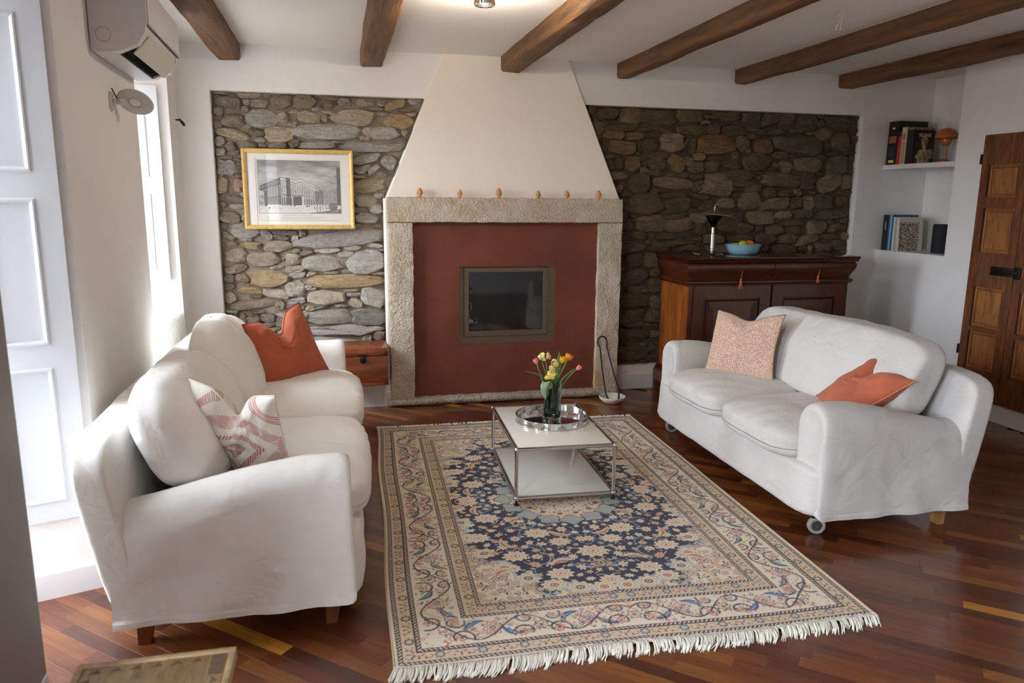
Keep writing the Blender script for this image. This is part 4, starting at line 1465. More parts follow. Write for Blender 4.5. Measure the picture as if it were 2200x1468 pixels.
    # large halo rosettes along the edge of the navy ground
    for i in range(9):
        t = (i + .5) / 9 * PI / 2
        c_, s_ = math.cos(t), math.sin(t)
        q = (c_ ** ex + s_ ** ex) ** (-1 / ex)
        x, y = c_ * q * fx * .985, s_ * q * fy * .965
        flower(x, y, .046, 9, .12, i, ((1.12, s2l((186, 190, 184))), (1, CR), (.8, CR2), (.62, PALE), (.42, NAVY if i % 2 else RUSTY), (.26, PEACH), (.12, RED)), .8)
    # vines on navy
    for _ in range(60):
        x, y = rnd.uniform(0, fx), rnd.uniform(0, fy)
        if innavy(x, y) > .92:
            continue
        curl(x, y, rnd.uniform(.03, .075), rnd.uniform(0, 6.28), rnd.choice((-1, 1)) * rnd.uniform(2, 4.2), .0045, rnd.choice((LBLUE, LBLUE, PEACH, CR2, s2l((96, 130, 150)))))
    # blossoms on navy
    bl = []
    tries = 0
    big = [(.0, .63, .062), (.20, .42, .055), (.34, .62, .05), (.40, .22, .055), (.19, .80, .05), (.47, .42, .048), (0, .88, .045), (.30, .02, .05), (.46, .02, .045), (.12, .52, .045)]
    for (x, y, r) in big:
        bl.append((x, y, r))
    while len(bl) < 175 and tries < 20000:
        tries += 1
        x, y = rnd.uniform(-.01, fx), rnd.uniform(-.01, fy)
        r = rnd.choice((.024, .021, .018, .015, .013, .027))
        if innavy(x, y) > .95 or math.hypot(x / .30, y / .33) < 1.0 or any((x - p[0]) ** 2 + (y - p[1]) ** 2 < (r + p[2] + .013) ** 2 for p in bl):
            continue
        bl.append((x, y, r))
    for i, (x, y, r) in enumerate(bl):
        k = rnd.random()
        base = CR if k < .45 else PEACH if k < .72 else PALE if k < .86 else s2l((176, 178, 172))
        n_ = rnd.choice((5, 6, 7, 8, 9))
        rot = rnd.uniform(0, 6)
        sq = rnd.uniform(.6, 1.0)
        tl = rnd.uniform(0, 3.1)
        if i < len(big):
            flower(x, y, r, 10, .14, 0, ((1.05, CR2), (.95, base), (.75, s2l((196, 140, 104))), (.66, CR), (.42, RUSTY), (.32, PALE), (.14, RED)), .8)
        elif r > .0225:
            flower(x, y, r, n_, .22, rot, ((1.0, TAN), (.86, base), (.52, RUSTY), (.4, base), (.18, RED if k < .5 else NAVY)), sq, tl)
        else:
            flower(x, y, r, n_, .28, rot, ((1.0, base), (.45, RUSTY if k < .6 else TAN), (.28, base)), sq, tl)
    for _ in range(260):
        x, y = rnd.uniform(0, fx), rnd.uniform(0, fy)
        if innavy(x, y) > .96 or math.hypot(x / .31, y / .34) < 1 or any((x - p[0]) ** 2 + (y - p[1]) ** 2 < (p[2] * .95) ** 2 for p in bl):
            continue
        leaf(x, y, rnd.uniform(.014, .028), rnd.uniform(.005, .009), rnd.uniform(0, 6.28), rnd.choice((CR, CR2, PEACH, PALE, LBLUE, s2l((70, 100, 110)))), None, rnd.choice((-.5, .5, 0)))
    # crescent leaves
    for (x, y, a) in ((.16, .70, .3), (.36, .50, 2.0), (.27, .26, 1.0), (.42, .74, .6), (.10, .44, 2.6), (.44, .12, 1.5)):
        leaf(x, y, .12, .034, a, CR2, CR, .9)
        leaf(x + .004, y + .004, .09, .012, a, RUSTY, None, .9)
    # centre medallion
    r8 = np.hypot(X / .285, Y / .31)
    t8 = np.arctan2(Y, X)
    e = r8 - (1 + .07 * np.cos(16 * t8))
    sl = (slice(0, ny), slice(0, nx))
    put(sl, (e - .03) * .28, NAVY)
    put(sl, e * .28, s2l((228, 206, 176)))
    for i in range(5):
        a = i * PI / 8
        x, y = .272 * math.cos(a), .298 * math.sin(a)
        flower(x, y, .052, 4, .16, a, ((1.12, NAVY), (1, s2l((168, 172, 166)))), .85, a + PI / 2)
        a += PI / 16
        x, y = .205 * math.cos(a), .225 * math.sin(a)
        flower(x, y, .036, 8, .15, a, ((1, PEACH), (.7, CR), (.45, RUSTY), (.25, BLUE)), .9)
    for _ in range(90):
        a, q = rnd.uniform(0, PI / 2), rnd.uniform(.05, .25)
        leaf(q * math.cos(a), q * 1.08 * math.sin(a), .016, .007, rnd.uniform(0, 6), rnd.choice((RED, TAN, BLUE, GREEN, PEACH, NAVY)))
    flower(0, 0, .07, 8, .12, 0, ((1, NAVY), (.9, PEACH), (.6, CR), (.3, RUSTY)))
    # ---- borders
    d = np.minimum(hw - X, hl - Y)
    side = (hw - X) < (hl - Y)
    s = np.where(side, Y, X)
    m = (d < .338)
    C[m] = CR
    g = ((d > .022) & (d < .092)) | ((d > .262) & (d < .338))
    C[g] = s2l((212, 194, 164))

    def at(sv, dv, sd):
        return (hw - dv, sv) if sd else (sv, hl - dv)
    rnd2 = random.Random(8)
    for sd in (True, False):
        half = hl if sd else hw
        # main border: vines, palmettes, scroll leaves
        n_u = 3 if sd else 2
        per = (half - .18) / n_u
        for u in range(n_u):
            o = .0 + u * per
            for (q, fl) in ((o, 1), (o + per, -1)):
                for k in range(2):
                    pass
            # palmette at the centre of the unit
            px, py = at(o + per * .5, .176, sd)
            flower(px, py, .040, 9, .16, 0, ((1.15, CR), (1.0, RED), (.84, PALE), (.62, RED), (.50, PALE), (.34, BLUE), (.2, PEACH)), .85, 0 if sd else PI / 2)
            for w_ in (-1, 1):
                lx, ly = at(o + per * (.5 + w_ * .19), .176 + .03 * w_, sd)
                ang = (PI / 2 if sd else 0) + w_ * .6
                leaf(lx, ly, .10, .026, ang, BLUE if not sd else GREEN, None, .8 * w_)
                leaf(lx, ly, .07, .008, ang, LBLUE, None, .8 * w_)
                x2, y2 = at(o + per * (.5 + w_ * .33), .135, sd)
                curl(x2, y2, .048, w_ * 1.2 + (0 if sd else PI / 2), w_ * 4.0, .0075, NAVY, .5)
                flower(x2, y2, .017, 5, .22, 0, ((1, RED), (.7, PALE), (.45, RED), (.2, GREEN)))
                x3, y3 = at(o + per * (.5 + w_ * .36), .222, sd)
                curl(x3, y3, .034, w_ * 2 + (0 if sd else PI / 2), -w_ * 3.6, .0068, NAVY if sd else BLUE, .5)
                flower(x3, y3, .013, 5, .22, 0, ((1, RUSTY), (.6, PALE), (.3, RED)))
            # smaller palmette between the units
            px, py = at(o, .165, sd)
            flower(px, py, .026, 7, .18, 0, ((1.0, NAVY), (.8, CR), (.5, PEACH), (.25, BLUE)))
            ln = [at(o + per * t / 24, .176 + .062 * math.sin(2 * PI * t / 24 + .6), sd) for t in range(25)]
            stroke(ln, .0068, NAVY)
            ln = [at(o + per * t / 24, .176 - .05 * math.sin(4 * PI * t / 24), sd) for t in range(25)]
            stroke(ln, .0034, TAN)
        for _ in range(int(half * 165)):
            sv, dv = rnd2.uniform(0, half - .1), rnd2.uniform(.106, .248)
            if (sd and sv > hl - dv) or (not sd and sv > hw - dv):
                continue
            x, y = at(sv, dv, sd)
            k = rnd2.random()
            if k < .45:
                leaf(x, y, rnd2.uniform(.012, .022), .007, rnd2.uniform(0, 6), rnd2.choice((NAVY, GREEN, BLUE, BLUE, TAN)))
            elif k < .8:
                curl(x, y, rnd2.uniform(.010, .018), rnd2.uniform(0, 6), rnd2.choice((-3.5, 3.5)), .003, rnd2.choice((RUSTY, TAN, PEACH, TAN)))
            else:
                flower(x, y, .008, 5, .25, 0, ((1, rnd2.choice((RED, TAN, BLUE))), (.45, PALE)))
        # guard borders: rosettes and little shrubs
        for (dv, off) in ((.057, 0), (.300, .5)):
            n_r = int((half - .02) / .145)
            for i in range(n_r + 1):
                sv = (i + off * .5) * .145
                if sv > half - dv + .02:
                    continue
                x, y = at(sv, dv, sd)
                flower(x, y, .0175, 8, .18, 0, ((1, NAVY if sd else BLUE), (.62, s2l((206, 188, 150))), (.36, PEACH)))
                x, y = at(sv + .0725, dv, sd)
                if sv + .0725 > half - dv:
                    continue
                for w_ in (-1, 0, 1):
                    xx, yy = at(sv + .0725 + w_ * .014, dv + (.006 if w_ else -.004), sd)
                    leaf(xx, yy, .022, .006, (0 if sd else PI / 2) + w_ * .7, RED if w_ == 0 else BRN if sd else RED)
                    xx, yy = at(sv + .0725 + w_ * .024, dv - .012, sd)
                    leaf(xx, yy, .012, .006, rnd2.uniform(0, 3), NAVY)
                xx, yy = at(sv + .036, dv, sd)
                curl(xx, yy, .014, 0, 4, .003, RUSTY)
                xx, yy = at(sv + .108, dv, sd)
                curl(xx, yy, .014, 2, -4, .003, TAN)
    # rope lines between the bands
    for d0 in (.020, .086, .262, .328):
        q = np.abs(d - d0)
        ln_ = q < .0098
        tw = ((s / .017 + np.where(side, 1, -1) * (d - d0) / .02) % 1) < .52
        C[ln_] = BRN
        C[ln_ & (q < .0060) & tw] = np.where(side[..., None], s2l((208, 186, 156)), s2l((216, 190, 176)))[ln_ & (q < .0060) & tw]
    C[d < .011] = s2l((226, 214, 192))
    C *= (1 + .05 * np.random.default_rng(3).standard_normal((ny, nx, 1)))
    full = np.concatenate([C[:, ::-1], C], 1)
    full = np.concatenate([full[::-1], full], 0)
    # ageing: slow variation of tone
    return np.clip(full, 0, 1)


img = paint_rug()
nyr, nxr = img.shape[:2]
uu, vv = np.meshgrid((np.arange(nxr) + .5) / nxr * RW, (np.arange(nyr) + .5) / nyr * RL)
uu[:, 0], uu[:, -1], vv[0], vv[-1] = 0, RW, 0, RL
wave = .0035 * np.sin(uu * 3.1 + vv * 1.3) * np.sin(vv * 2.2) + .002 * np.sin(uu * 7 - vv * 5)
edge = .006 * np.sin(vv * 5.0 + .7) * np.exp(-((uu) / .15) ** 2)
uu2 = uu + edge
vv2 = vv + .007 * np.sin(uu * 6.5) * np.exp(-((RL - vv) / .2) ** 2) + .006 * np.sin(uu * 5) * np.exp(-(vv / .2) ** 2)
co = np.stack([R0.x + rc * uu2 + rs * vv2, R0.y + rs * uu2 - rc * vv2, .0105 + np.maximum(wave, -.004)], -1).reshape(-1, 3)
rug = thing('persian_rug', 'cream and navy oriental rug with floral borders and white fringes', 'rug', (R0.x + .88, R0.y - 1.3, 0))
me = bpy.data.meshes.new('pile')
nv_, nf_ = nxr * nyr, (nxr - 1) * (nyr - 1)
me.vertices.add(nv_)
me.vertices.foreach_set('co', (co - np.array(rug.location)).astype(np.float32).ravel())
ii = (np.arange(nyr - 1)[:, None] * nxr + np.arange(nxr - 1)[None, :]).ravel()
q = np.stack([ii + nxr, ii + nxr + 1, ii + 1, ii], 1).astype(np.int32)
me.loops.add(nf_ * 4)
me.loops.foreach_set('vertex_index', q.ravel())
me.polygons.add(nf_)
me.polygons.foreach_set('loop_start', np.arange(0, nf_ * 4, 4, dtype=np.int32))
me.polygons.foreach_set('use_smooth', np.ones(nf_, dtype=bool))
me.update(calc_edges=True)
me.materials.append(mat('wool_pile', 'attr', .95, bump=[(700, .0016, 2, None, 'NOISE'), (5, .006, 3, None, 'NOISE')], sheen=.2))
pile = bpy.data.objects.new('pile', me)
COL.objects.link(pile)
pile.parent = rug
color_attr(pile, img.reshape(-1, 3))
M_fringe = mat('cotton_fringe', L(236, 231, 220), .95)
for xe in (0, RW):
    P = [rugp(xe + .006 * math.sin(RL * j / 60 * 5 + .7) * (1 if xe == 0 else 0), RL * j / 60, .0075) for j in range(61)]
    V, F = tubeVF(P, .0045, 8)
    mk('selvage', V, F, mat('selvage_cotton', L(188, 164, 128), .95), rug, True)
fr = random.Random(3)
for end in (0, 1):
    parts = []
    # webbing strip
    y0 = RL if end else 0
    dr = 1 if end else -1
    nb = 150
    for i in range(nb):
        x = RW * (i + .5) / nb
        yb = y0 + (.007 * math.sin(x * 6.5) if end else .006 * math.sin(x * 5))
        lean = -.020 + .022 * nz(x * 5, end * 3, 0) - (.0 if end else -.012)
        ln = fr.uniform(.046, .078) if end else fr.uniform(.022, .036)
        if fr.random() < .05:
            continue
        for k in range(5):
            dx = fr.uniform(-.009, .009)
            tipx = x + lean * (ln / .05) + dx + .012 * nz(x * 40, k, 1)
            zt = fr.uniform(.003, .012)
            P = [(x + dx * .3, yb - dr * .006, .011), (x + dx * .5 + lean * .2, yb + dr * ln * .3, .013 + fr.uniform(0, .006)), (x + dx * .8 + lean * .6, yb + dr * ln * .68, .008 + zt * .4), (tipx, yb + dr * ln * fr.uniform(.85, 1.1), .0025)]
            parts.append(tubeVF([rugp(*p) for p in P], [.0026, .0025, .0021, .0008], 4))
    V, F = join(parts)
    f_ = mk('fringe', V, F, M_fringe, rug, True)
    f_['kind'] = 'stuff'
    V, F = gridVF(lambda i, j: rugp(RW * i / 90, y0 + (.007 * math.sin(RW * i / 90 * 6.5) if end else .006 * math.sin(RW * i / 90 * 5)) + dr * (.016 * j - .010), .0125 - .004 * j + .0015 * math.sin(i * 1.9)), 91, 2)
    mk('end_band', V, F, M_fringe, rug)

# ================================================================ COFFEE TABLE
TX, TY, TA = .5754, -2.1209, -.0447
tc_, ts_ = math.cos(TA), math.sin(TA)
TW, TD, TZ0, TZ1 = .50, .745, .0450, .2967


def tp(x, y, z):
    return (TX + tc_ * x - ts_ * y, TY + ts_ * x + tc_ * y, z)


tbl = thing('coffee_table', 'low chrome tube coffee table with glossy white panels', 'table', tp(TW / 2, TD / 2, 0.012))
for z in (TZ0, TZ1):
    for (a, b) in (((0, 0), (TW, 0)), ((TW, 0), (TW, TD)), ((TW, TD), (0, TD)), ((0, TD), (0, 0))):
        tube('frame_tube', [tp(*a, z), tp(*b, z)], .0095, M_chrome, tbl, 14)
for (a, b) in ((0, 0), (TW, 0), (TW, TD), (0, TD)):
    tube('upright_tube', [tp(a, b, TZ0), tp(a, b, TZ1)], .0095, M_chrome, tbl, 14)
    for z in (TZ0, TZ1):
        lathe('ball_joint', [(0, -.0128)] + [(.0128 * math.cos(t), .0128 * math.sin(t)) for t in [(-PI / 2) + PI * i / 8 for i in range(1, 8)]] + [(0, .0128)], tp(a, b, z), M_chrome, tbl, 16)
    lathe('foot', [(0, 0), (.0125, 0), (.0125, .006), (.006, .010), (.006, TZ0 - .018 - .008)], tp(a, b, .010), M_black, tbl, 14)
M_panel = mat('white_lacquer', L(238, 234, 226), .10, coat=.4)
for nm, z in (('shelf_panel', TZ0), ('top_panel', TZ1)):
    V, F = boxVF(.011, TW - .011, .011, TD - .011, z - .004, z + .0085)
    bm = bmesh.new()
    vs = [bm.verts.new(tp(*v)) for v in V]
    for f in F:
        bm.faces.new([vs[i] for i in f])
    bmesh.ops.bevel(bm, geom=bm.edges[:], offset=.002, segments=2, profile=.5, affect='EDGES')
    from_bm(nm, bm, M_panel, tbl, True, 40)
ZTT = TZ1 + .0086

# ---- tray with a pierced gallery
TC = (.872, -1.700, ZTT)
tr = thing('serving_tray', 'round silver tray with a pierced rim on the coffee table', 'tray', TC)
lathe('tray_floor', [(0, .001), (.190, .001), (.194, .001), (.195, .0035), (.190, .0045), (0, .0045)], TC, M_chrome, tr, 72, angle=30)
R_, H_ = .197, .036
cols_ = []
ng = 14
for g in range(ng):
    a0 = 2 * PI * g / ng
    span = 2 * PI / ng
    cols_.append((a0, None))
    st0 = span * .26
    for k in range(5):
        w = span * .052
        gap = span * .052
        a = a0 + st0 + k * (w + gap)
        hgt = (.010, .016, .021, .016, .010)[k]
        cols_.append((a, (.007, .007 + hgt)))
        cols_.append((a + w, None))
    for k in range(1, 4):
        cols_.append((a0 + span * (.78 + .055 * k), None))
cols_.sort()
V, F, n_c = [], [], len(cols_)
zl = [0, .007, .017, .023, .028, H_]


def rv(i, z):
    V.append((TC[0] + R_ * math.cos(cols_[i % n_c][0]), TC[1] + R_ * math.sin(cols_[i % n_c][0]), TC[2] + z))
    return len(V) - 1


for i in range(n_c):
    hole = cols_[i][1]
    zz = [0, H_] if hole is None else [0, hole[0], hole[1], H_]
    segs = [(0, H_)] if hole is None else [(0, hole[0]), (hole[1], H_)]
    for (p, q_) in segs:
        F.append((rv(i, p), rv(i + 1, p), rv(i + 1, q_), rv(i, q_)))
o = mk('gallery', V, F, M_chrome, tr)
md = o.modifiers.new('thickness', 'SOLIDIFY')
md.thickness = .0016
tube('rim', [(TC[0] + R_ * math.cos(2 * PI * k / 72), TC[1] + R_ * math.sin(2 * PI * k / 72), TC[2] + H_) for k in range(72)], .0026, M_chrome, tr, 8, True)
tube('foot_ring', [(TC[0] + R_ * math.cos(2 * PI * k / 72), TC[1] + R_ * math.sin(2 * PI * k / 72), TC[2] + .0022) for k in range(72)], .0022, M_chrome, tr, 6, True)

# ---- vase
VC = (.868, -1.722, ZTT + .0047)
M_glass = mat('teal_glass', L(214, 238, 232), .02, trans=1.0, ior=1.45)
prof = [(0, 0), (.050, 0), (.0525, .004), (.0525, .020), (.0495, .030), (.0470, .09), (.0475, .16), (.0505, .215), (.0530, .228), (.0505, .228), (.0480, .215), (.0450, .16), (.0445, .09), (.0465, .032), (.040, .024), (0, .022)]
vase = thing('flower_vase', 'teal tinted glass vase of flowers on the tray', 'vase', VC)
lathe('glass', prof, VC, M_glass, vase, 48, angle=50)
lathe('water', [(0, .0235), (.038, .0245), (.0455, .034), (.0438, .09), (.0442, .125), (0, .125)], VC, mat('green_water', L(176, 220, 206), .0, trans=1.0, ior=1.33), vase, 40, angle=50)

# ---- flowers, each a thing of its own standing in the vase
M_stem = mat('flower_stem', L(122, 156, 72), .5, var=[(20, L(96, 134, 60), .4, .7, 3, None, 'NOISE')])
M_leaf = mat('tulip_leaf', L(92, 128, 66), .42, var=[(12, L(126, 160, 96), .4, .75, 4, (1, 1, .3), 'NOISE')], sub=.0)
M_leafp = mat('pale_leaf', L(124, 152, 112), .45, var=[(10, L(148, 172, 132), .4, .75, 4, (1, 1, .3), 'NOISE')])


def bez(a, b, c, n=12):
    a, b, c = Vector(a), Vector(b), Vector(c)
    return [a * (1 - t) ** 2 + b * 2 * t * (1 - t) + c * t * t for t in [i / (n - 1) for i in range(n)]]


def leafblade(parent, P, wid, side, m=M_leaf, fold=.35, name='leaf'):
    n = len(P)
    side = Vector(side).normalized()
    V, F = [], []
    for i, p in enumerate(P):
        t = i / (n - 1)
        w = wid * (math.sin(PI * min(1, (t * .94 + .06))) ** .7) * (1 - .25 * t)
        tg = (P[min(i + 1, n - 1)] - P[max(i - 1, 0)]).normalized()
        s = (side - tg * side.dot(tg)).normalized()
        nn_ = tg.cross(s)
        for k in (-1, -.5, 0, .5, 1):
            V.append(tuple(p + s * w * k + nn_ * (fold * w * abs(k) + .0006)))
    for i in range(n - 1):
        for k in range(4):
            F.append((i * 5 + k, i * 5 + k + 1, i * 5 + 5 + k + 1, i * 5 + 5 + k))
    o = mk(name, V, F, m, parent, True)
    md = o.modifiers.new('thickness', 'SOLIDIFY')
    md.thickness = .0007
    return o


def petal_mat(name, c_tip, c_base):
    k = NT(name)
    a = k.n('ShaderNodeAttribute', attribute_name='Col')
    k.l(k.mix(k.tex(k.coords((40, 40, 6)), 3, 4), k.mix(a.outputs['Fac'], c_base, c_tip), k.mix(.35, c_tip, c_base)), k.b.inputs['Base Color'])
    k.b.inputs['Roughness'].default_value = .5
    k.b.inputs['Subsurface Weight'].default_value = .15
    k.b.inputs['Subsurface Radius'].default_value = (.006, .003, .002)
    return k.m


def tulip(label, base, ctrl, head, R, Hh, pm, openness=0.0, rows=((3, 1.0, 0), (3, .88, PI / 3)), ruffle=0.0, seed=0):
    t = thing('tulip', label, 'flower', base, 'cut flowers in the vase')
    P = bez(base, ctrl, head)
    V, F = tubeVF(P, [.0032] * 11 + [.0036], 8)
    mk('stem', V, F, M_stem, t, True)
    ax = (P[-1] - P[-2]).normalized()
    ref = ax.cross(Vector((.3, 1, 0))).normalized()
    bi = ax.cross(ref)
    c = Vector(head)
    for (n_, sc, off) in rows:
        for k in range(n_):
            V, F, cc = [], [], []
            nu, nv = 7, 9
            for j in range(nv):
                s = j / (nv - 1)
                prof_ = math.sin(PI * (.06 + .70 * s)) * (1 - .25 * s * (1 - openness)) + openness * .25 * s
                r = R * sc * prof_
                w = (.95 * math.sin(PI * (.10 + .82 * s)) ** .8 + .12) * 1.0
                for i in range(nu):
                    u = i / (nu - 1) * 2 - 1
                    an = off + 2 * PI * k / n_ + u * w * (PI / max(3, n_)) * 1.15
                    rr = r * (1 + .05 * (1 - u * u)) + ruffle * R * .22 * nz(seed + k + an * 3, s * 4, sc * 5)
                    h = Hh * sc * (s - .10 * abs(u) ** 2 * s) + ruffle * .004 * nz(seed + an * 5, k, s * 5)
                    V.append(tuple(c + ref * rr * math.cos(an) + bi * rr * math.sin(an) + ax * h))
                    cc.append((s, s, s))
            for j in range(nv - 1):
                for i in range(nu - 1):
                    F.append((j * nu + i, j * nu + i + 1, j * nu + nu + i + 1, j * nu + nu + i))
            o = mk('petal', V, F, pm, t, True)
            color_attr(o, cc)
            md = o.modifiers.new('thickness', 'SOLIDIFY')
            md.thickness = .0009
    return t


zb = VC[2] + .026
def vb(dx, dy):
    return (VC[0] + dx, VC[1] + dy, zb)


M_pink = petal_mat('pink_petal', L(226, 96, 104), L(240, 170, 140))
M_yel = petal_mat('yellow_petal', L(246, 204, 32), L(238, 186, 20))
M_ora = petal_mat('orange_petal', L(232, 110, 28), L(244, 164, 48))
t1 = tulip('pink tulip bud leaning out beside the pale yellow blossoms', vb(.02, .01), (.82, -1.73, .50), (.772, -1.742, .636), .0165, .036, M_pink, .05, seed=1)
leafblade(t1, bez((.85, -1.735, .48), (.805, -1.745, .58), (.772, -1.75, .615), 10), .010, (.4, 1, .2))
t2 = tulip('yellow tulip, the largest bloom in the vase', vb(-.015, -.01), (.888, -1.72, .52), (.910, -1.735, .632), .0225, .042, M_yel, .12, seed=2)
t3 = tulip('orange double tulip with ruffled petals', vb(-.03, .012), (.89, -1.70, .52), (.955, -1.70, .642), .0215, .036, M_ora, .45, rows=((4, 1.0, 0), (4, .85, .5), (4, .65, .2)), ruffle=1.0, seed=3)
t4 = tulip('pink tulip bud drooping lowest on the far side', vb(-.025, -.02), (.91, -1.735, .54), (.992, -1.745, .596), .0150, .036, M_pink, 0, seed=4)
leafblade(t4, bez((.885, -1.74, .50), (.93, -1.75, .57), (.985, -1.755, .605), 10), .013, (.3, 1, .3))
leafblade(t2, bez((.875, -1.74, .46), (.885, -1.75, .60), (.897, -1.748, .706), 12), .0165, (1, .25, 0), fold=.25)
leafblade(t3, bez((.885, -1.71, .48), (.91, -1.71, .56), (.95, -1.71, .625), 10), .009, (.5, 1, 0))
leafblade(t1, bez((.86, -1.73, .51), (.79, -1.74, .60), (.700, -1.75, .600), 14), .0085, (.2, 1, .3))
leafblade(t1, [Vector(p) for p in ((.850, -1.757, .470), (.838, -1.768, .520), (.824, -1.778, .545), (.809, -1.784, .543), (.800, -1.788, .523), (.799, -1.790, .497), (.804, -1.790, .470), (.812, -1.789, .448))], .024, (.9, -.4, .25), M_leafp, fold=-.2)
leafblade(t4, bez((.87, -1.71, .34), (.90, -1.70, .42), (.905, -1.705, .53), 10), .012, (1, .3, 0))
leafblade(t2, bez((.86, -1.74, .34), (.845, -1.75, .44), (.86, -1.75, .53), 10), .014, (1, .2, 0))
# pale yellow blossom spray
sp = thing('flower_spray', 'pale yellow clustered blossom sprays among the tulips', 'flower', vb(.005, 0), 'cut flowers in the vase')
M_flo = mat('pale_yellow_petal', L(236, 222, 150), .6, var=[(30, L(222, 206, 110), .4, .7, 3, None, 'NOISE')], sub=.1)
M_flo2 = mat('warm_yellow_petal', L(240, 212, 96), .6, sub=.1)
fr = random.Random(12)
for (tip, ctrl) in (((.822, -1.725, .672), (.845, -1.725, .52)), ((.868, -1.735, .630), (.862, -1.73, .5)), ((.858, -1.745, .585), (.86, -1.74, .5)), ((.800, -1.715, .668), (.845, -1.72, .54))):
    V, F = tubeVF(bez(vb(0, 0), ctrl, tip), .0024, 6)
    mk('stem', V, F, M_stem, sp, True)
fl_me = []
for mm in (M_flo, M_flo2):
    V, F = [], []
    for k in range(5):
        a = 2 * PI * k / 5
        b0 = len(V)
        for (r, w, z) in ((.001, .002, 0), (.006, .0055, .004), (.0105, .0055, .004), (.0125, .0018, .001)):
            for s_ in (-1, 1):
                V.append((r * math.cos(a) - s_ * w * math.sin(a), r * math.sin(a) + s_ * w * math.cos(a), z + .001 * s_ * (-1) ** k))
        for i in range(3):
            F.append((b0 + 2 * i, b0 + 2 * i + 1, b0 + 2 * i + 3, b0 + 2 * i + 2))
    me = bpy.data.meshes.new('blossom')
    me.from_pydata(V, [], F)
    me.materials.append(mm)
    me.polygons.foreach_set('use_smooth', [True] * len(F))
    fl_me.append(me)
for (cx, cy, cz, n_, sx, sz) in ((.818, -1.728, .675, 16, .030, .020), (.866, -1.745, .632, 12, .018, .020), (.848, -1.75, .603, 8, .014, .018), (.858, -1.752, .572, 11, .022, .015), (.832, -1.752, .560, 6, .015, .010)):
    for k in range(n_):
        v = Vector((fr.gauss(0, 1), fr.gauss(0, 1), fr.gauss(0, 1))).normalized()
        o = bpy.data.objects.new('blossom', fl_me[1 if (cz < .65 and fr.random() < .45) else 0])
        COL.objects.link(o)
        o.parent = sp
        o.location = Vector((cx + v.x * sx, cy + v.y * sx * .8, cz + v.z * sz)) - LOC[sp.name]
        o.rotation_euler = (v + Vector((0, -.5, .3))).to_track_quat('Z', 'Y').to_euler()
        s_ = fr.uniform(.75, 1.1)
        o.scale = (s_, s_, s_)

# ================================================================ SIDEBOARD
def wood(name, c1, c2, c3, st_, rough=.3, coat=.3, scale=2.4):
    k = NT(name)
    f = k.tex(k.coords(st_), scale, 7, 'NOISE', 1.6, .6)
    c = k.ramp(f, .3, .72, c1, c2)
    g = k.tex(k.coords(tuple(s * 4 for s in st_)), scale, 5, 'NOISE', .4, .65)
    c = k.mix(k.ramp(g, .5, .75), c, c3)
    k.l(c, k.b.inputs['Base Color'])
    k.b.inputs['Roughness'].default_value = rough
    k.b.inputs['Coat Weight'].default_value = coat
    k.b.inputs['Coat Roughness'].default_value = .1
    b = k.n('ShaderNodeBump')
    b.inputs['Distance'].default_value = .0012
    k.l(g, b.inputs['Height'])
    k.l(b.outputs[0], k.b.inputs['Normal'])
    return k.m


M_mah = wood('dark_mahogany', L(62, 28, 16), L(98, 46, 24), L(44, 20, 12), (1.2, 6, 6))
M_mahv = wood('mahogany_upright', L(60, 27, 15), L(94, 44, 23), L(42, 19, 11), (7, 7, 1.1))
M_mah_lit = wood('mahogany_lit_side', L(120, 62, 24), L(168, 96, 38), L(92, 44, 18), (6, 3.5, 1.0), .32)  # brighter orange copy: window light on the sideboard's side painted into the wood
M_mtop = wood('polished_top', L(50, 22, 14), L(74, 34, 20), L(38, 17, 11), (1.0, 6, 6), .14, .6)
CX0, CX1, CYF, CYB = 2.235, 3.545, -.535, -.035
cab = thing('sideboard', 'dark mahogany sideboard with two drawers, behind the short sofa', 'sideboard', ((CX0 + CX1) / 2, -.28, 0))


def mould(name, prof, m, x0=CX0, x1=CX1, y0=CYF, y1=CYB, parent=None):
    """profile (out, z) carried round front and sides"""
    V, F = [], []
    for (o, z) in prof:
        V += [(x0 - o, y0 - o, z), (x1 + o, y0 - o, z), (x1 + o, y1, z), (x0 - o, y1, z)]
    for j in range(len(prof) - 1):
        for i in range(4):
            F.append((j * 4 + i, j * 4 + (i + 1) % 4, j * 4 + 4 + (i + 1) % 4, j * 4 + 4 + i))
    n = len(prof) - 1
    F += [(3, 2, 1, 0), (n * 4, n * 4 + 1, n * 4 + 2, n * 4 + 3)]
    return mk(name, *fix(V, F), m, parent or cab, True, angle=30)


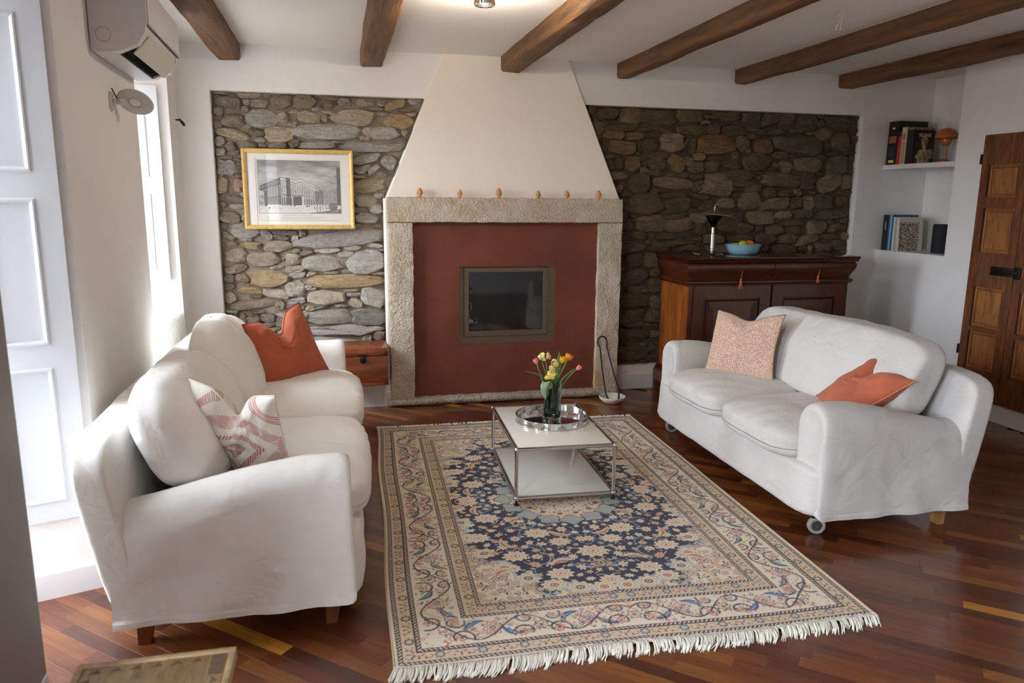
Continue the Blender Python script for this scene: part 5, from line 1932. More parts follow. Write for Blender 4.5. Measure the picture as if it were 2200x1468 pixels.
mould('carcass', [(0, .10), (0, .905)], M_mahv)
mould('plinth', [(.030, .085), (.034, .10), (.034, .165), (.026, .185), (.016, .195), (.010, .205), (0.001, .215)], M_mah)
mould('waist_moulding', [(.001, .895), (.018, .900), (.026, .912), (.026, .922), (.012, .932), (.004, .936)], M_mah)
mould('drawer_case', [(.003, .930), (.006, .945), (.018, .975), (.034, 1.005), (.040, 1.030), (.036, 1.048), (.030, 1.055)], M_mah)
mould('worktop', [(.028, 1.054), (.044, 1.060), (.050, 1.068), (.046, 1.074), (.052, 1.080), (.056, 1.090), (.054, 1.099), (.050, 1.1005)], M_mtop)
xm = (CX0 + CX1) / 2
for k, (a, b) in enumerate(((CX0 + .03, xm - .006), (xm + .006, CX1 - .03))):
    # drawer front following the ogee
    V = []
    zs = [.948, .960, .975, .990, 1.005, 1.020, 1.034, 1.044]
    for z in zs:
        o = np.interp(z, [.945, .975, 1.005, 1.030, 1.048], [.006, .018, .034, .040, .036]) + .006
        V += [(a, CYF - o, z), (b, CYF - o, z), (b, CYF, z), (a, CYF, z)]
    F = []
    for j in range(len(zs) - 1):
        for i in range(4):
            F.append((j * 4 + i, j * 4 + (i + 1) % 4, j * 4 + 4 + (i + 1) % 4, j * 4 + 4 + i))
    n = len(zs) - 1
    F += [(3, 2, 1, 0), (n * 4, n * 4 + 1, n * 4 + 2, n * 4 + 3)]
    d = mk('drawer', *fix(V, F), M_mah, cab, True, angle=30)
    kx = (2.60, 3.235)[k]
    esc = lathe('escutcheon', [(0, 0), (.010, 0), (.010, .002), (.004, .003), (0, .003)], (0, 0, 0), mat('dark_brass', L(96, 74, 40), .4, .9), d, 16, xf=lambda v, kx=kx: Vector((kx + v.x, CYF - .0435 - v.z, 1.008 + v.y)))
    # door
    z0, z1 = .222, .888
    dx0, dx1 = (a + .004, b - .002)
    dr = mk('door', *fix(*slab([dx0, dx0 + .085, dx1 - .085, dx1], [z0, z0 + .09, z1 - .09, z1], [(dx0 + .085, dx1 - .085, z0 + .09, z1 - .09)], lambda u, v, s: (u, CYF - (.004 if s else .022), v))), M_mahv, cab)
    px0, px1, pz0, pz1 = dx0 + .085, dx1 - .085, z0 + .09, z1 - .09
    V = []
    for (i, y) in ((0, .008), (.010, .010), (.018, .020), (.024, .016), (.070, .022), (.076, .022)):
        V += [(px0 + i, CYF - y, pz0 + i), (px1 - i, CYF - y, pz0 + i), (px1 - i, CYF - y, pz1 - i), (px0 + i, CYF - y, pz1 - i)]
    F = []
    for j in range(5):
        for i in range(4):
            F.append((j * 4 + i, j * 4 + (i + 1) % 4, j * 4 + 4 + (i + 1) % 4, j * 4 + 4 + i))
    F.append((20, 21, 22, 23))
    mk('door_panel', V, F, M_mahv, dr)
# side panel and bracket feet
V, F = boxVF(CX0 - .010, CX0 + .004, CYF + .0, CYB - .06, .222, .885)
mk('side_panel', *fix(*slab([CYF + .004, CYF + .07, CYB - .10, CYB - .03], [.222, .30, .82, .885], [(CYF + .07, CYB - .10, .30, .82)], lambda u, v, s: (CX0 - (.001 if s else .012), u, v))), M_mah_lit, cab)
box('side_field', CX0 - .006, CX0 + .004, CYF + .065, CYB - .095, .295, .825, M_mah_lit, cab)
for (x, sx) in ((CX0 - .032, 1), (CX1 + .032, -1)):
    for (y, sy) in ((CYF - .032, 1), (CYB, -1)):
        pr = [(0, 0), (.055, 0), (.06, .012), (.048, .03), (.06, .055), (.10, .075), (.12, .088), (0, .088)]
        V = []
        for w in (0, .045):
            V += [(x + sx * p, y + sy * w, z) for p, z in pr]
        n = len(pr)
        F = [tuple(range(n)), tuple(range(n, 2 * n))] + [(i, (i + 1) % n, n + (i + 1) % n, n + i) for i in range(n)]
        mk('bracket_foot', *fix(V, F), M_mah, cab)

# ---- key tassels
M_cord = mat('tassel_silk', L(196, 120, 76), .7, var=[(60, L(160, 84, 50), .4, .7, 3, None, 'NOISE')])
for (x, ln, lab, w) in ((2.603, .085, 'long orange tassel hanging from the sideboard drawer nearest the fireplace', 1), (3.238, .058, 'short orange tassel hanging from the far sideboard drawer', .8)):
    ky = CYF - .050
    t = thing('key_tassel', lab, 'tassel', (x, ky, .85), 'tassels on the sideboard keys')
    tube('key', [(x - .004, ky + .004, 1.010), (x, ky - .012, 1.010), (x + .004, ky - .016, 1.018), (x + .012, ky - .018, 1.012), (x + .006, ky - .018, 1.002), (x, ky - .012, 1.008)], .0016, mat('dark_brass', L(96, 74, 40), .4, .9), t, 6)
    tube('cord', [(x + .010, ky - .018, 1.006), (x + .010, ky - .016, .99), (x + .007, ky - .012, .97), (x + .006, ky - .010, .945 if w == 1 else .962)], .0022, M_cord, t, 6)
    zt = .945 if w == 1 else .962
    lathe('knot', [(0, 0), (.006, -.002), (.0085, -.010), (.006, -.018), (.0075, -.022), (0, -.024)], (x + .006, ky - .010, zt), M_cord, t, 14)
    parts = []
    for k in range(9):
        a = 2 * PI * k / 9
        parts.append(tubeVF([(x + .006 + .004 * math.cos(a), ky - .010 + .004 * math.sin(a), zt - .022), (x + .006 + .010 * w * math.cos(a), ky - .010 + .008 * math.sin(a), zt - .022 - ln * .3), (x + .006 + .014 * w * math.cos(a + .3), ky - .012 + .009 * math.sin(a), zt - .022 - ln * .62)], [.0024, .0028, .0022], 5))
    o = mk('strands', *join(parts), M_cord, t, True)
    o['kind'] = 'stuff'

# ---- chrome lamp on the sideboard
LC = (2.512, -.31, 1.1006)
lp = thing('table_lamp', 'chrome table lamp with a wide disc shade on the sideboard', 'lamp', LC)
lathe('base', [(0, 0), (.088, 0), (.090, .004), (.084, .010), (.060, .017), (.030, .022), (.013, .026), (.010, .034), (0, .034)], LC, M_chrome, lp, 48)
lathe('stem', [(0, .03), (.0125, .03), (.0125, .045), (.0155, .048), (.0155, .158), (.0125, .161), (.0120, .215), (0, .215)], LC, M_chrome, lp, 24)
lathe('reflector', [(.012, .205), (.016, .212), (.060, .285), (.062, .292), (.056, .292), (.012, .214)], LC, mat('smoked_chrome', L(60, 58, 60), .18, 1.0), lp, 40, close=True)


def tilt(v):
    d = v - Vector(LC)
    a = math.radians(5.5)
    z = d.z - .30
    return Vector(LC) + Vector((d.x * math.cos(a) + z * math.sin(a), d.y, .30 - d.x * math.sin(a) + z * math.cos(a)))


sh = lathe('shade', [(0, .336), (.02, .333), (.06, .322), (.10, .309), (.125, .302), (.138, .300), (.139, .2970), (.125, .298), (.10, .305), (.06, .317), (.02, .328), (0, .331)], LC, mat('satin_chrome', L(225, 225, 228), .22, 1.0), lp, 64, xf=tilt)
lathe('finial', [(0, .33), (.007, .33), (.007, .372), (.005, .376), (0, .376)], LC, M_chrome, sh, 16, xf=tilt)
tube('switch', [(LC[0] + .014, LC[1] - .002, LC[2] + .085), (LC[0] + .034, LC[1] - .006, LC[2] + .085)], .0035, M_chrome, lp, 8)
tube('cable', [(LC[0] - .08, LC[1] + .02, LC[2] + .004), (LC[0] - .10, LC[1] + .08, LC[2] + .003), (LC[0] - .05, LC[1] + .20, LC[2] + .003)], .003, mat('clear_cable', L(150, 140, 125), .4), lp, 6)

# ---- blue bowl and fruit
BC = (2.772, -.31, 1.1006)
bowl = mk('fruit_bowl', *latheVF([(0, .004), (.080, .004), (.078, 0), (.090, 0), (.106, .012), (.122, .036), (.132, .066), (.137, .076), (.135, .079), (.130, .074), (.118, .040), (.100, .016), (.084, .008), (0, .008)], BC, 56), mat('blue_ceramic', L(142, 190, 202), .22, coat=.4), smooth=True, angle=60)
tag(bowl, 'shallow pale blue ceramic bowl of fruit on the sideboard', 'bowl')


def fruit(name, label, c, r, m, sq=.95, seed=0):
    V, F = puffVF(12, 2.0)
    V = [(c[0] + r * (1 + .03 * nz(a * 2 + seed, b * 2, z * 2)) * a, c[1] + r * b, c[2] + r * sq * (z - .10 * math.exp(-(a * a + b * b) / .03) * (1 if z > 0 else -1))) for a, b, z in V]
    o = mk(name, V, F, m, smooth=True, base=(c[0], c[1], c[2] - r * sq))
    tag(o, label, 'fruit', 'fruit in the blue bowl')
    V, F = tubeVF([(c[0], c[1], c[2] + r * sq * .86), (c[0] + .001, c[1], c[2] + r * sq * .96)], [.0035, .0025], 6)
    mk('stalk', V, F, mat('fruit_stalk', L(92, 84, 46), .8), o, True)
    return o


peel = [(200, .0012, 2, None, 'NOISE')]
M_or = mat('orange_peel', L(236, 130, 24), .4, bump=peel)
M_li = mat('lime_peel', L(162, 178, 52), .38, var=[(12, L(196, 190, 74), .4, .7, 3, None, 'NOISE')], bump=peel)
M_le = mat('lemon_peel', L(238, 190, 60), .42, bump=peel)
z0 = BC[2] + .008
fruit('lime', 'yellow-green lime heaped in the middle of the blue bowl', (BC[0] - .026, BC[1] - .045, z0 + .068), .036, M_li, seed=1)
fruit('orange', 'bright orange fruit on top of the blue bowl beside the lime', (BC[0] + .035, BC[1] - .030, z0 + .068), .036, M_or, seed=2)
fruit('lime', 'lime lying low at the lamp side of the blue bowl', (BC[0] - .072, BC[1] - .020, z0 + .051), .034, M_li, seed=3)
fruit('lemon', 'small yellow lemon low at the far side of the blue bowl', (BC[0] + .086, BC[1] - .015, z0 + .049), .026, M_le, .85, seed=4)
fruit('orange', 'orange half hidden at the back of the blue bowl', (BC[0] + .01, BC[1] + .048, z0 + .050), .035, M_or, seed=5)

# ================================================================ SHELF NICHE
shf = box('trim_2', XR - .004, XR + ND, YN, 0, Z1 - .036, Z1, M_paint)
st(shf)
sil = box('trim_3', XR - .003, XR + ND, YN, 0, Z2, Z2 + .006, M_paint)
st(sil)


def attr_plane(name, fn, cols_fn, nu, nv, m, parent):
    V, F = gridVF(lambda i, j: fn(i / (nu - 1), j / (nv - 1)), nu, nv)
    o = mk(name, V, F, m, parent)
    color_attr(o, [cols_fn(i / (nu - 1), j / (nv - 1)) for j in range(nv) for i in range(nu)])
    return o


M_print2 = mat('printed_paper', 'attr', .45)
M_pages = mat('book_pages', L(222, 212, 192), .9, bump=[(300, .001, 1, (1, 1, .02), 'NOISE')])


def book(name, label, x0, depth, y0, y1, z, h, col, cover=None, lean=0.0, spine=None, top=True, rough=.4):
    """spine faces -x at x0; front cover faces -y at y0 (y0 < y1)"""
    t = thing(name, label, 'book', (x0 + depth / 2, (y0 + y1) / 2, z), 'books in the shelf niche')

    def tf(p):
        return (p[0] + lean * (p[2] - z), p[1], p[2])

    def bx(nm, a, b, c, d, e, f, m):
        V, F = boxVF(a, b, c, d, e, f)
        return mk(nm, [tf(p) for p in V], F, m, t)
    bm_ = mat('cover_%d_%d_%d' % tuple(int(255 * c) for c in col[:3]), col, rough)
    cv = min(.003, (y1 - y0) * .2)
    bx('front_cover', x0 + .001, x0 + depth, y0, y0 + cv, z, z + h, bm_)
    bx('back_cover', x0 + .001, x0 + depth, y1 - cv, y1, z, z + h, bm_)
    bx('spine', x0 - .002, x0 + .0015, y0, y1, z, z + h, bm_)
    bx('pages', x0 + .0015, x0 + depth - .004, y0 + cv, y1 - cv, z + .003, z + h - .003, M_pages)
    if cover:
        o = attr_plane('cover_print', lambda u, v: tf((x0 + .002 + u * (depth - .003), y0 - .0008, z + .001 + v * (h - .002))), cover, 70, 100, M_print2, t)
    for (za, zb, cc, wf) in (spine or ()):
        yc = (y0 + y1) / 2
        bx('spine_mark', x0 - .0028, x0 - .0018, yc - (y1 - y0) * wf / 2, yc + (y1 - y0) * wf / 2, z + za * h, z + zb * h, mat('mark_%d_%d_%d' % tuple(int(255 * c) for c in cc[:3]), cc, .5))
    return t


def letters(txt, size, m, parent, fn):
    cu = bpy.data.curves.new('lettering', 'FONT')
    cu.body = txt
    cu.size = size
    cu.align_x = 'CENTER'
    cu.extrude = .0002
    tmp = bpy.data.objects.new('lettering_tmp', cu)
    COL.objects.link(tmp)
    dg = bpy.context.evaluated_depsgraph_get()
    me = bpy.data.meshes.new_from_object(tmp.evaluated_get(dg))
    bpy.data.objects.remove(tmp)
    V = [fn(v.co) for v in me.vertices]
    F = [tuple(p.vertices) for p in me.polygons]
    bpy.data.meshes.remove(me)
    return mk('lettering', V, F, m, parent)


def bust(u, v):
    """printed photograph of an ancient marble bust on a dark ground"""
    bg = np.array(L(38, 28, 26)[:3]) * (1 + .5 * (1 - abs(u - .3)) * (v < .7))
    x = u - .52
    st_ = np.array(L(226, 196, 152)[:3])
    shade = .55 + .55 * nz(u * 9, v * 9, 2) + .5 * (-x)
    hd = ((x - .0) / .15) ** 2 + ((v - .66) / .135) ** 2
    hair = ((x - .0) / .165) ** 2 + ((v - .70) / .125) ** 2
    nk = abs(x) < .09 and .42 < v < .6
    sh_ = v < .42 - 1.1 * max(0, abs(x - .02) - .22) and abs(x - .02) < .42 and (abs(x) < .30 or v > .16)
    arm = ((x - .33) / .12) ** 2 + ((v - .33) / .12) ** 2 < 1
    if hd < 1 and v < .715:
        s = shade * (1.0 if x < .03 else .62)
        if abs(v - .675) < .014 and abs(abs(x) - .06) < .035:
            s *= .35
        if abs(x - .01) < .018 and .60 < v < .67:
            s *= 1.25
        if abs(v - .575) < .008 and abs(x) < .045:
            s *= .4
        return st_ * s
    if hair < 1 and v > .62:
        return st_ * (.38 + .35 * abs(nz(u * 40, v * 40, 1)))
    if nk or sh_ or arm:
        s = shade * (1.0 if x < .12 else .7)
        if abs(x - .02) < .012 and v < .33:
            s *= .75
        if abs(v - .26 + .05 * abs(x)) < .012 and abs(x) < .2:
            s *= .7
        return st_ * max(.25, s)
    return bg


def splatter(u, v):
    """printed cover with dense dark drips on a pale ground and a plain title strip above"""
    base = np.array(L(208, 202, 186)[:3])
    if v > .86 or u > .84:
        return base
    a = nz(u * 13, v * 17, 3) + .7 * nz(u * 30, v * 38, 5)
    b = nz(u * 9 + 4, v * 12, 8) + .6 * nz(u * 26, v * 30, 2)
    c = nz(u * 22, v * 22, 11)
    if a > .28:
        return np.array(L(44, 40, 40)[:3])
    if b > .42:
        return np.array(L(134, 72, 42)[:3])
    if c > .34:
        return np.array(L(232, 228, 216)[:3])
    if a < -.45:
        return np.array(L(110, 102, 112)[:3])
    return np.array(L(172, 158, 138)[:3]) * (1 + .3 * c)


def figures(u, v):
    return np.array(L(168, 142, 104)[:3]) * (.7 + .8 * abs(nz(u * 8, v * 9, 4)))


YL = L(226, 206, 70)
bk1 = book('book', 'tallest black book at the back of the upper shelf', XR + .012, .27, -.125, -.012, Z1, .345, L(18, 22, 24), spine=((.05, .11, YL, .5), (.50, .66, L(160, 100, 56), .7), (.82, .86, YL, .3), (.20, .40, L(46, 46, 50), .6)))
bk2 = book('book', 'thin red book on the upper shelf', XR + .010, .22, -.168, -.132, Z1, .262, L(186, 34, 58), spine=((.85, 1.0, L(24, 24, 24), 1.0),))
bk3 = book('book', 'cream and tan illustrated book on the upper shelf', XR + .008, .25, -.225, -.172, Z1, .288, L(206, 190, 160), cover=figures, spine=((.02, .62, L(176, 148, 110), .7), (.66, .84, L(150, 120, 84), .6)))
bk4 = book('book', 'dark book with a marble bust on its cover, front of the upper shelf', XR + .012, .192, -.30, -.232, Z1, .262, L(44, 34, 34), cover=bust)
letters('SIKANIE', .040, mat('pale_title', L(236, 222, 190), .6), bk4, lambda c: (XR + .012 + .100 + c.x * .82, -.3020 - c.z, Z1 + .208 + c.y))
bk5 = book('book', 'black book with a pale title at the back of the lower shelf', XR + .012, .20, -.115, -.055, Z2 + .006, .290, L(24, 25, 28), spine=((.58, .80, L(196, 196, 196), .14),))
bk6 = book('book', 'blue book on the lower shelf', XR + .010, .235, -.175, -.120, Z2 + .006, .292, L(42, 92, 132), spine=((.0, 1.0, L(150, 190, 212), .35),))
bk7 = book('book', 'thin white book on the lower shelf', XR + .008, .22, -.200, -.179, Z2 + .006, .275, L(214, 212, 206))
bk8 = book('book', 'white paperback with a dark drip-patterned cover leaning on the lower shelf', XR + .028, .225, -.236, -.206, Z2 + .006, .270, L(212, 206, 192), cover=splatter, lean=-.05)

# ---- orange mushroom lamp and loudspeaker
M_must = mat('orange_lacquer', L(190, 104, 52), .25, coat=.3, var=[(30, L(170, 88, 42), .5, .8, 3, None, 'NOISE')])
OC = (XR + .200, -.425, Z1)
ml = thing('mushroom_lamp', 'burnt orange mushroom-shaped lamp on the upper shelf', 'lamp', OC)
lathe('base', [(0, 0), (.055, 0), (.055, .004)] + [(.055 * math.cos(t), .004 + .032 * math.sin(t)) for t in [PI / 2 * i / 8 for i in range(1, 8)]] + [(.006, .036), (0, .036)], OC, M_must, ml, 40)
lathe('stem', [(0, .034), (.006, .034), (.006, .15), (0, .15)], OC, M_must, ml, 16)
lathe('bulb_shade', [(0, .134)] + [(.040 * math.cos(t), .176 + .042 * math.sin(t)) for t in [-PI / 2 + PI * .62 * i / 12 for i in range(1, 13)]], OC, M_must, ml, 40)
lathe('shade', [(.087 * math.cos(t), .190 + .080 * math.sin(t)) for t in [PI / 2 * i / 14 for i in range(0, 14)]] + [(.004, .270), (0, .270), (0, .267)] + [(.084 * math.cos(t), .190 + .077 * math.sin(t)) for t in [PI / 2 * i / 14 for i in range(13, -1, -1)]], OC, M_must, ml, 56, close=True, angle=50)
lathe('finial', [(0, .268), (.004, .268), (.004, .284), (0, .286)], OC, M_chrome, ml, 12)
SC = (XR + .215, -.475, Z2 + .0062)
spk = thing('smart_speaker', 'black cylindrical loudspeaker on the lower shelf', 'speaker', SC)
lathe('body', [(0, 0), (.062, 0), (.066, .004), (.068, .010), (.068, .212), (.066, .222), (.062, .226), (0, .226)], SC, mat('black_mesh_cloth', L(26, 27, 30), .7, bump=[(900, .001, 1, None, 'NOISE')]), spk, 44)
lathe('top_plate', [(0, .226), (.056, .226), (.055, .228), (0, .228)], SC, mat('gloss_black', L(14, 14, 16), .2), spk, 40)

# ================================================================ CUPBOARD DOORS IN THE WALL
M_old = wood('old_walnut', L(92, 50, 28), L(140, 84, 44), L(64, 34, 20), (7, 7, 1.1), .5, .1)
M_oldp = wood('old_walnut_panel', L(136, 82, 40), L(176, 118, 62), L(98, 56, 28), (6, 6, 1.0), .5, .1, 1.8)
DZ0, DZ1 = .135, 1.966
for k, (y1, y0) in enumerate(((-1.030, -1.400), (-1.404, -1.775))):
    rows = [(.215, .305), (.335, .615), (.645, .925), (1.165, 1.470), (1.545, 1.770)]
    rows = [(.335, .605), (.640, .922), (1.165, 1.468), (1.545, 1.765)]
    yy0, yy1 = y0 + .062, y1 - .060
    dd = st(mk('door_%d' % (k + 1), *fix(*slab([y0, yy0, yy1, y1], [DZ0] + [z for r in rows for z in r] + [DZ1], [(yy0, yy1, a, b) for a, b in rows], lambda u, v, s: (XR - (.004 if s else .036), u, v))), M_old))
    for (a, b) in rows:
        V = []
        for (i, x) in ((0, .016), (.012, .018), (.016, .030), (.022, .028), (.026, .014), (.040, .016)):
            V += [(XR - x, yy0 + i, a + i), (XR - x, yy1 - i, a + i), (XR - x, yy1 - i, b - i), (XR - x, yy0 + i, b - i)]
        F = []
        for j in range(5):
            for i in range(4):
                F.append((j * 4 + i, j * 4 + (i + 1) % 4, j * 4 + 4 + (i + 1) % 4, j * 4 + 4 + i))
        F.append((20, 21, 22, 23))
        mk('door_panel', *fix(V, F), M_oldp, dd)
    if k == 0:
        for z in (1.805, .455):
            hg = box('hinge', XR - .030, XR - .006, -1.030, -1.000, z - .022, z + .022, M_iron, dd, .004)
            tube('hinge_pin', [(XR - .022, -1.006, z - .034), (XR - .022, -1.006, z + .034)], .009, M_iron, dd, 10)
        lk = box('lock_plate', XR - .041, XR - .035, -1.400, -1.215, 1.015, 1.075, M_iron, dd, .002)
        box('lock_bolt', XR - .055, XR - .040, -1.44, -1.25, 1.036, 1.056, M_iron, lk, .004)
        tube('lock_ring', [(XR - .052 - .014 * math.sin(t), -1.300 + .020 * math.cos(t), 1.040 + .012 * math.sin(t)) for t in [2 * PI * i / 16 for i in range(16)]], .003, M_iron, lk, 6, True)
    else:
        box('lock_keeper', XR - .046, XR - .035, -1.455, -1.405, 1.005, 1.085, M_iron, dd, .003)

# ================================================================ SHUTTERS
M_shut = mat('shutter_paint', L(208, 210, 214), .42)


def shutter(label, c, d, s0, s1, z0, z1, panels, n, off=.010, t=.024):
    """panelled leaf folded against a bay's splayed side; c corner, d direction outwards, n room normal"""
    def w(s, z, o):
        return (c[0] + d[0] * s + n[0] * (off + o), c[1] + d[1] * s + n[1] * (off + o), z)
    g = .075
    V, F = fix(*slab([s0, s0 + g, s1 - g, s1], [z0] + [z for p in panels for z in p] + [z1], [(s0 + g, s1 - g, a, b) for a, b in panels], lambda u, v, q: w(u, v, 0 if q else t)))
    o = mk('window_shutter', V, F, M_shut)
    tag(o, label, 'shutter', 'white panelled window shutters')
    for (a, b) in panels:
        V = []
        for (i, h) in ((0, t), (.003, t + .005), (.009, t + .006), (.015, t + .002), (.018, t - .008), (.03, t - .008)):
            V += [w(s0 + g + i, a + i, h), w(s1 - g - i, a + i, h), w(s1 - g - i, b - i, h), w(s0 + g + i, b - i, h)]
        F = []
        for j in range(5):
            for i in range(4):
                F.append((j * 4 + i, j * 4 + (i + 1) % 4, j * 4 + 4 + (i + 1) % 4, j * 4 + 4 + i))
        F.append((20, 21, 22, 23))
        mk('shutter_panel', *fix(V, F), M_shut, o)
    return o


nr = (.333, -.943)
c1 = (lw(W1[1]), W1[1])
c2 = (lw(W2[1]), W2[1])
shutter('tall white shutter with three panels in the near window bay', c1, e, .030, .36, .315, 2.22, [(.386, .893), (.975, 1.491), (1.578, 2.092)], nr)
shutter('narrow white shutter in the far window bay behind the radiator', c2, e, .068, .36, .970, 2.162, [(1.037, 1.518), (1.618, 2.078)], nr)

# ================================================================ RADIATOR
rx0, rx1, ry0, ry1, rz0, rz1 = -1.325, -1.215, -.985, -.42, .12, .775
M_rad = mat('radiator_enamel', L(240, 238, 230), .3)
rad = thing('radiator', 'white ribbed radiator standing in the far window bay', 'radiator', ((rx0 + rx1) / 2, (ry0 + ry1) / 2, 0))
nfin = 15
pitch_ = (ry1 - ry0) / nfin
fv, ff = puffVF(8, 7.0)
for i in range(nfin):
    yc = ry0 + pitch_ * (i + .5)
    mk('fin', [((rx0 + rx1) / 2 + a * (rx1 - rx0) / 2, yc + b * pitch_ * .46, (rz0 + rz1) / 2 + z * (rz1 - rz0) / 2) for a, b, z in fv], ff, M_rad, rad, True)
for z in (rz0 + .05, rz1 - .06):
    tube('header_pipe', [((rx0 + rx1) / 2, ry0 + .01, z), ((rx0 + rx1) / 2, ry1 - .01, z)], .02, M_rad, rad, 12)
for y in (ry0 + .06, ry1 - .06):
    box('foot', rx0 + .02, rx1 - .02, y - .012, y + .012, 0, rz0 + .03, M_rad, rad)
tube('valve', [((rx0 + rx1) / 2, ry0 + .01, rz1 - .06), ((rx0 + rx1) / 2, ry0 - .035, rz1 - .06)], .016, mat('valve_brass', L(226, 196, 140), .4), rad, 12)
tube('supply_pipe', [((rx0 + rx1) / 2, ry0 - .030, rz1 - .06), ((rx0 + rx1) / 2, ry0 - .030, 0)], .009, M_rad, rad, 8)

# ================================================================ AIR CONDITIONER
M_ac = mat('ac_plastic', L(214, 210, 210), .4)
M_acd = mat('ac_dark', L(34, 34, 36), .5)
ay0, ay1 = -2.06, -1.27
axw = lw(-1.7)
ac = thing('air_conditioner', 'white wall-mounted air conditioner above the far window', 'air conditioner', (axw + .1, (ay0 + ay1) / 2, 2.065))
# side profile (out from wall, z)
pf = [(0, 2.075), (.012, 2.065), (.100, 2.072), (.175, 2.105), (.205, 2.150), (.214, 2.20), (.214, 2.33), (.205, 2.352), (.18, 2.362), (0, 2.362)]
bodyp = [(0, 2.075), (.012, 2.065), (.092, 2.070), (.096, 2.100), (.150, 2.118), (.196, 2.150), (.206, 2.168), (.212, 2.20), (.214, 2.33), (.205, 2.352), (.18, 2.362), (0, 2.362)]


def acx(o, y, z):
    return (lw(y) + .004 + o, y, z)


def prism(name, prof_, ya, yb, m, parent, angle=30, endround=.0):
    V = [acx(o, ya, z) for o, z in prof_] + [acx(o, yb, z) for o, z in prof_]
    n = len(prof_)
    F = [tuple(range(n)), tuple(range(n, 2 * n))] + [(i, (i + 1) % n, n + (i + 1) % n, n + i) for i in range(n)]
    return mk(name, *fix(V, F), m, parent, True, angle=angle)


prism('end_cap', pf, ay0, ay0 + .055, M_ac, ac)
prism('end_cap', pf, ay1 - .055, ay1, M_ac, ac)
prism('body', bodyp, ay0 + .055, ay1 - .055, M_ac, ac)
prism('front_panel', [(.213, 2.185), (.219, 2.19), (.220, 2.335), (.213, 2.345)], ay0 + .018, ay1 - .018, M_ac, ac)
prism('outlet', [(.094, 2.071), (.097, 2.098), (.150, 2.1165), (.150, 2.1140), (.099, 2.0955), (.097, 2.072)], ay0 + .06, ay1 - .06, M_acd, ac)
prism('louvre', [(.143, 2.078), (.204, 2.146), (.209, 2.143), (.148, 2.074)], ay0 + .065, ay1 - .065, mat('ac_flap', L(206, 200, 188), .35), ac)
prism('louvre', [(.105, 2.088), (.138, 2.100), (.139, 2.098), (.106, 2.086)], ay0 + .07, ay1 - .07, M_acd, ac)
for k in range(18):
    y = ay0 + .09 + k * .036
    prism('vane', [(.100, 2.078), (.140, 2.090), (.140, 2.110), (.100, 2.096)], y, y + .002, M_acd, ac)
prism('panel_gap', [(.2125, 2.178), (.2155, 2.178), (.2155, 2.184), (.2125, 2.184)], ay0 + .02, ay1 - .02, M_acd, ac)
V, F = tubeVF([(lw(ay0) + .055 + .028 * math.cos(t), ay0 - .0006, 2.135 + .028 * math.sin(t)) for t in [2 * PI * i / 28 for i in range(28)]], .0009, 5, True)
mk('pipe_knockout', V, F, mat('ac_line', L(150, 146, 146), .5), ac)
box('sensor', lw(-1.45) + .2225, lw(-1.45) + .2245, -1.455, -1.445, 2.225, 2.235, mat('ac_sensor', L(170, 166, 168), .3), ac)

# ---- round wall spotlight
M_grey = mat('grey_lacquer', L(196, 193, 188), .4, 0)
wy, wz = -1.80, 1.905
wx = lw(wy)
wl = thing('wall_lamp', 'grey disc-shaped wall spotlight under the air conditioner', 'lamp', (wx, wy, wz - .06))
lathe('wall_plate', [(0, 0), (.042, 0), (.042, .006), (.036, .012), (0, .012)], (0, 0, 0), M_grey, wl, 32, xf=lambda v: Vector((wx + v.z, wy + v.x * .7, wz + v.y * 1.0)))
tube('arm', [(wx + .01, wy, wz), (wx + .030, wy + .015, wz + .002), (wx + .050, wy + .035, wz + .004)], [.010, .012, .014], M_grey, wl, 12)
tube('pivot', [(wx + .030, wy + .004, wz + .002), (wx + .036, wy + .030, wz + .002)], .014, M_grey, wl, 12)
DCc = Vector((wx + .082, wy + .085, wz + .010))


def dtil(v):
    a = math.radians(38)
    b = math.radians(8)
    y, z = v.y * math.cos(a) - v.z * math.sin(a), v.y * math.sin(a) * -1 + v.z * math.cos(a)
    y, z = v.y * math.cos(a) + v.z * math.sin(a), -v.y * math.sin(a) + v.z * math.cos(a)
    return DCc + Vector((v.x * math.cos(b) + z * math.sin(b), y, z * math.cos(b) - v.x * math.sin(b)))


dsc = lathe('disc', [(0, .014), (.040, .013), (.072, .007), (.077, 0), (.074, -.004), (.030, -.006), (.026, -.002), (0, -.002)], (0, 0, 0), M_grey, wl, 48, xf=dtil)
lathe('bulb', [(0, -.016), (.010, -.014), (.018, -.008), (.024, -.003), (0, -.003)], (0, 0, 0), mat('halogen_glass', L(236, 230, 214), .1, coat=.5), dsc, 24, xf=dtil)
tube('lever', [(wx + .012, wy - .006, wz + .055), (wx + .030, wy - .004, wz + .012)], .003, M_iron, wl, 6)

# ---- shutter latch on the far wall
hk = thing('shutter_latch', 'small black iron latch on the wall next to the stone', 'latch', (lw(-.09), -.09, 1.95))
tube('stem', [(lw(-.09) - .002, -.09, 1.992), (lw(-.09) + .028, -.09, 1.988)], .005, M_iron, hk, 8)
tube('thumb_turn', [(lw(-.09) + .024, -.10, 1.995), (lw(-.09) + .040, -.085, 1.975), (lw(-.09) + .052, -.08, 1.955)], [.006, .010, .008], M_iron, hk, 8)

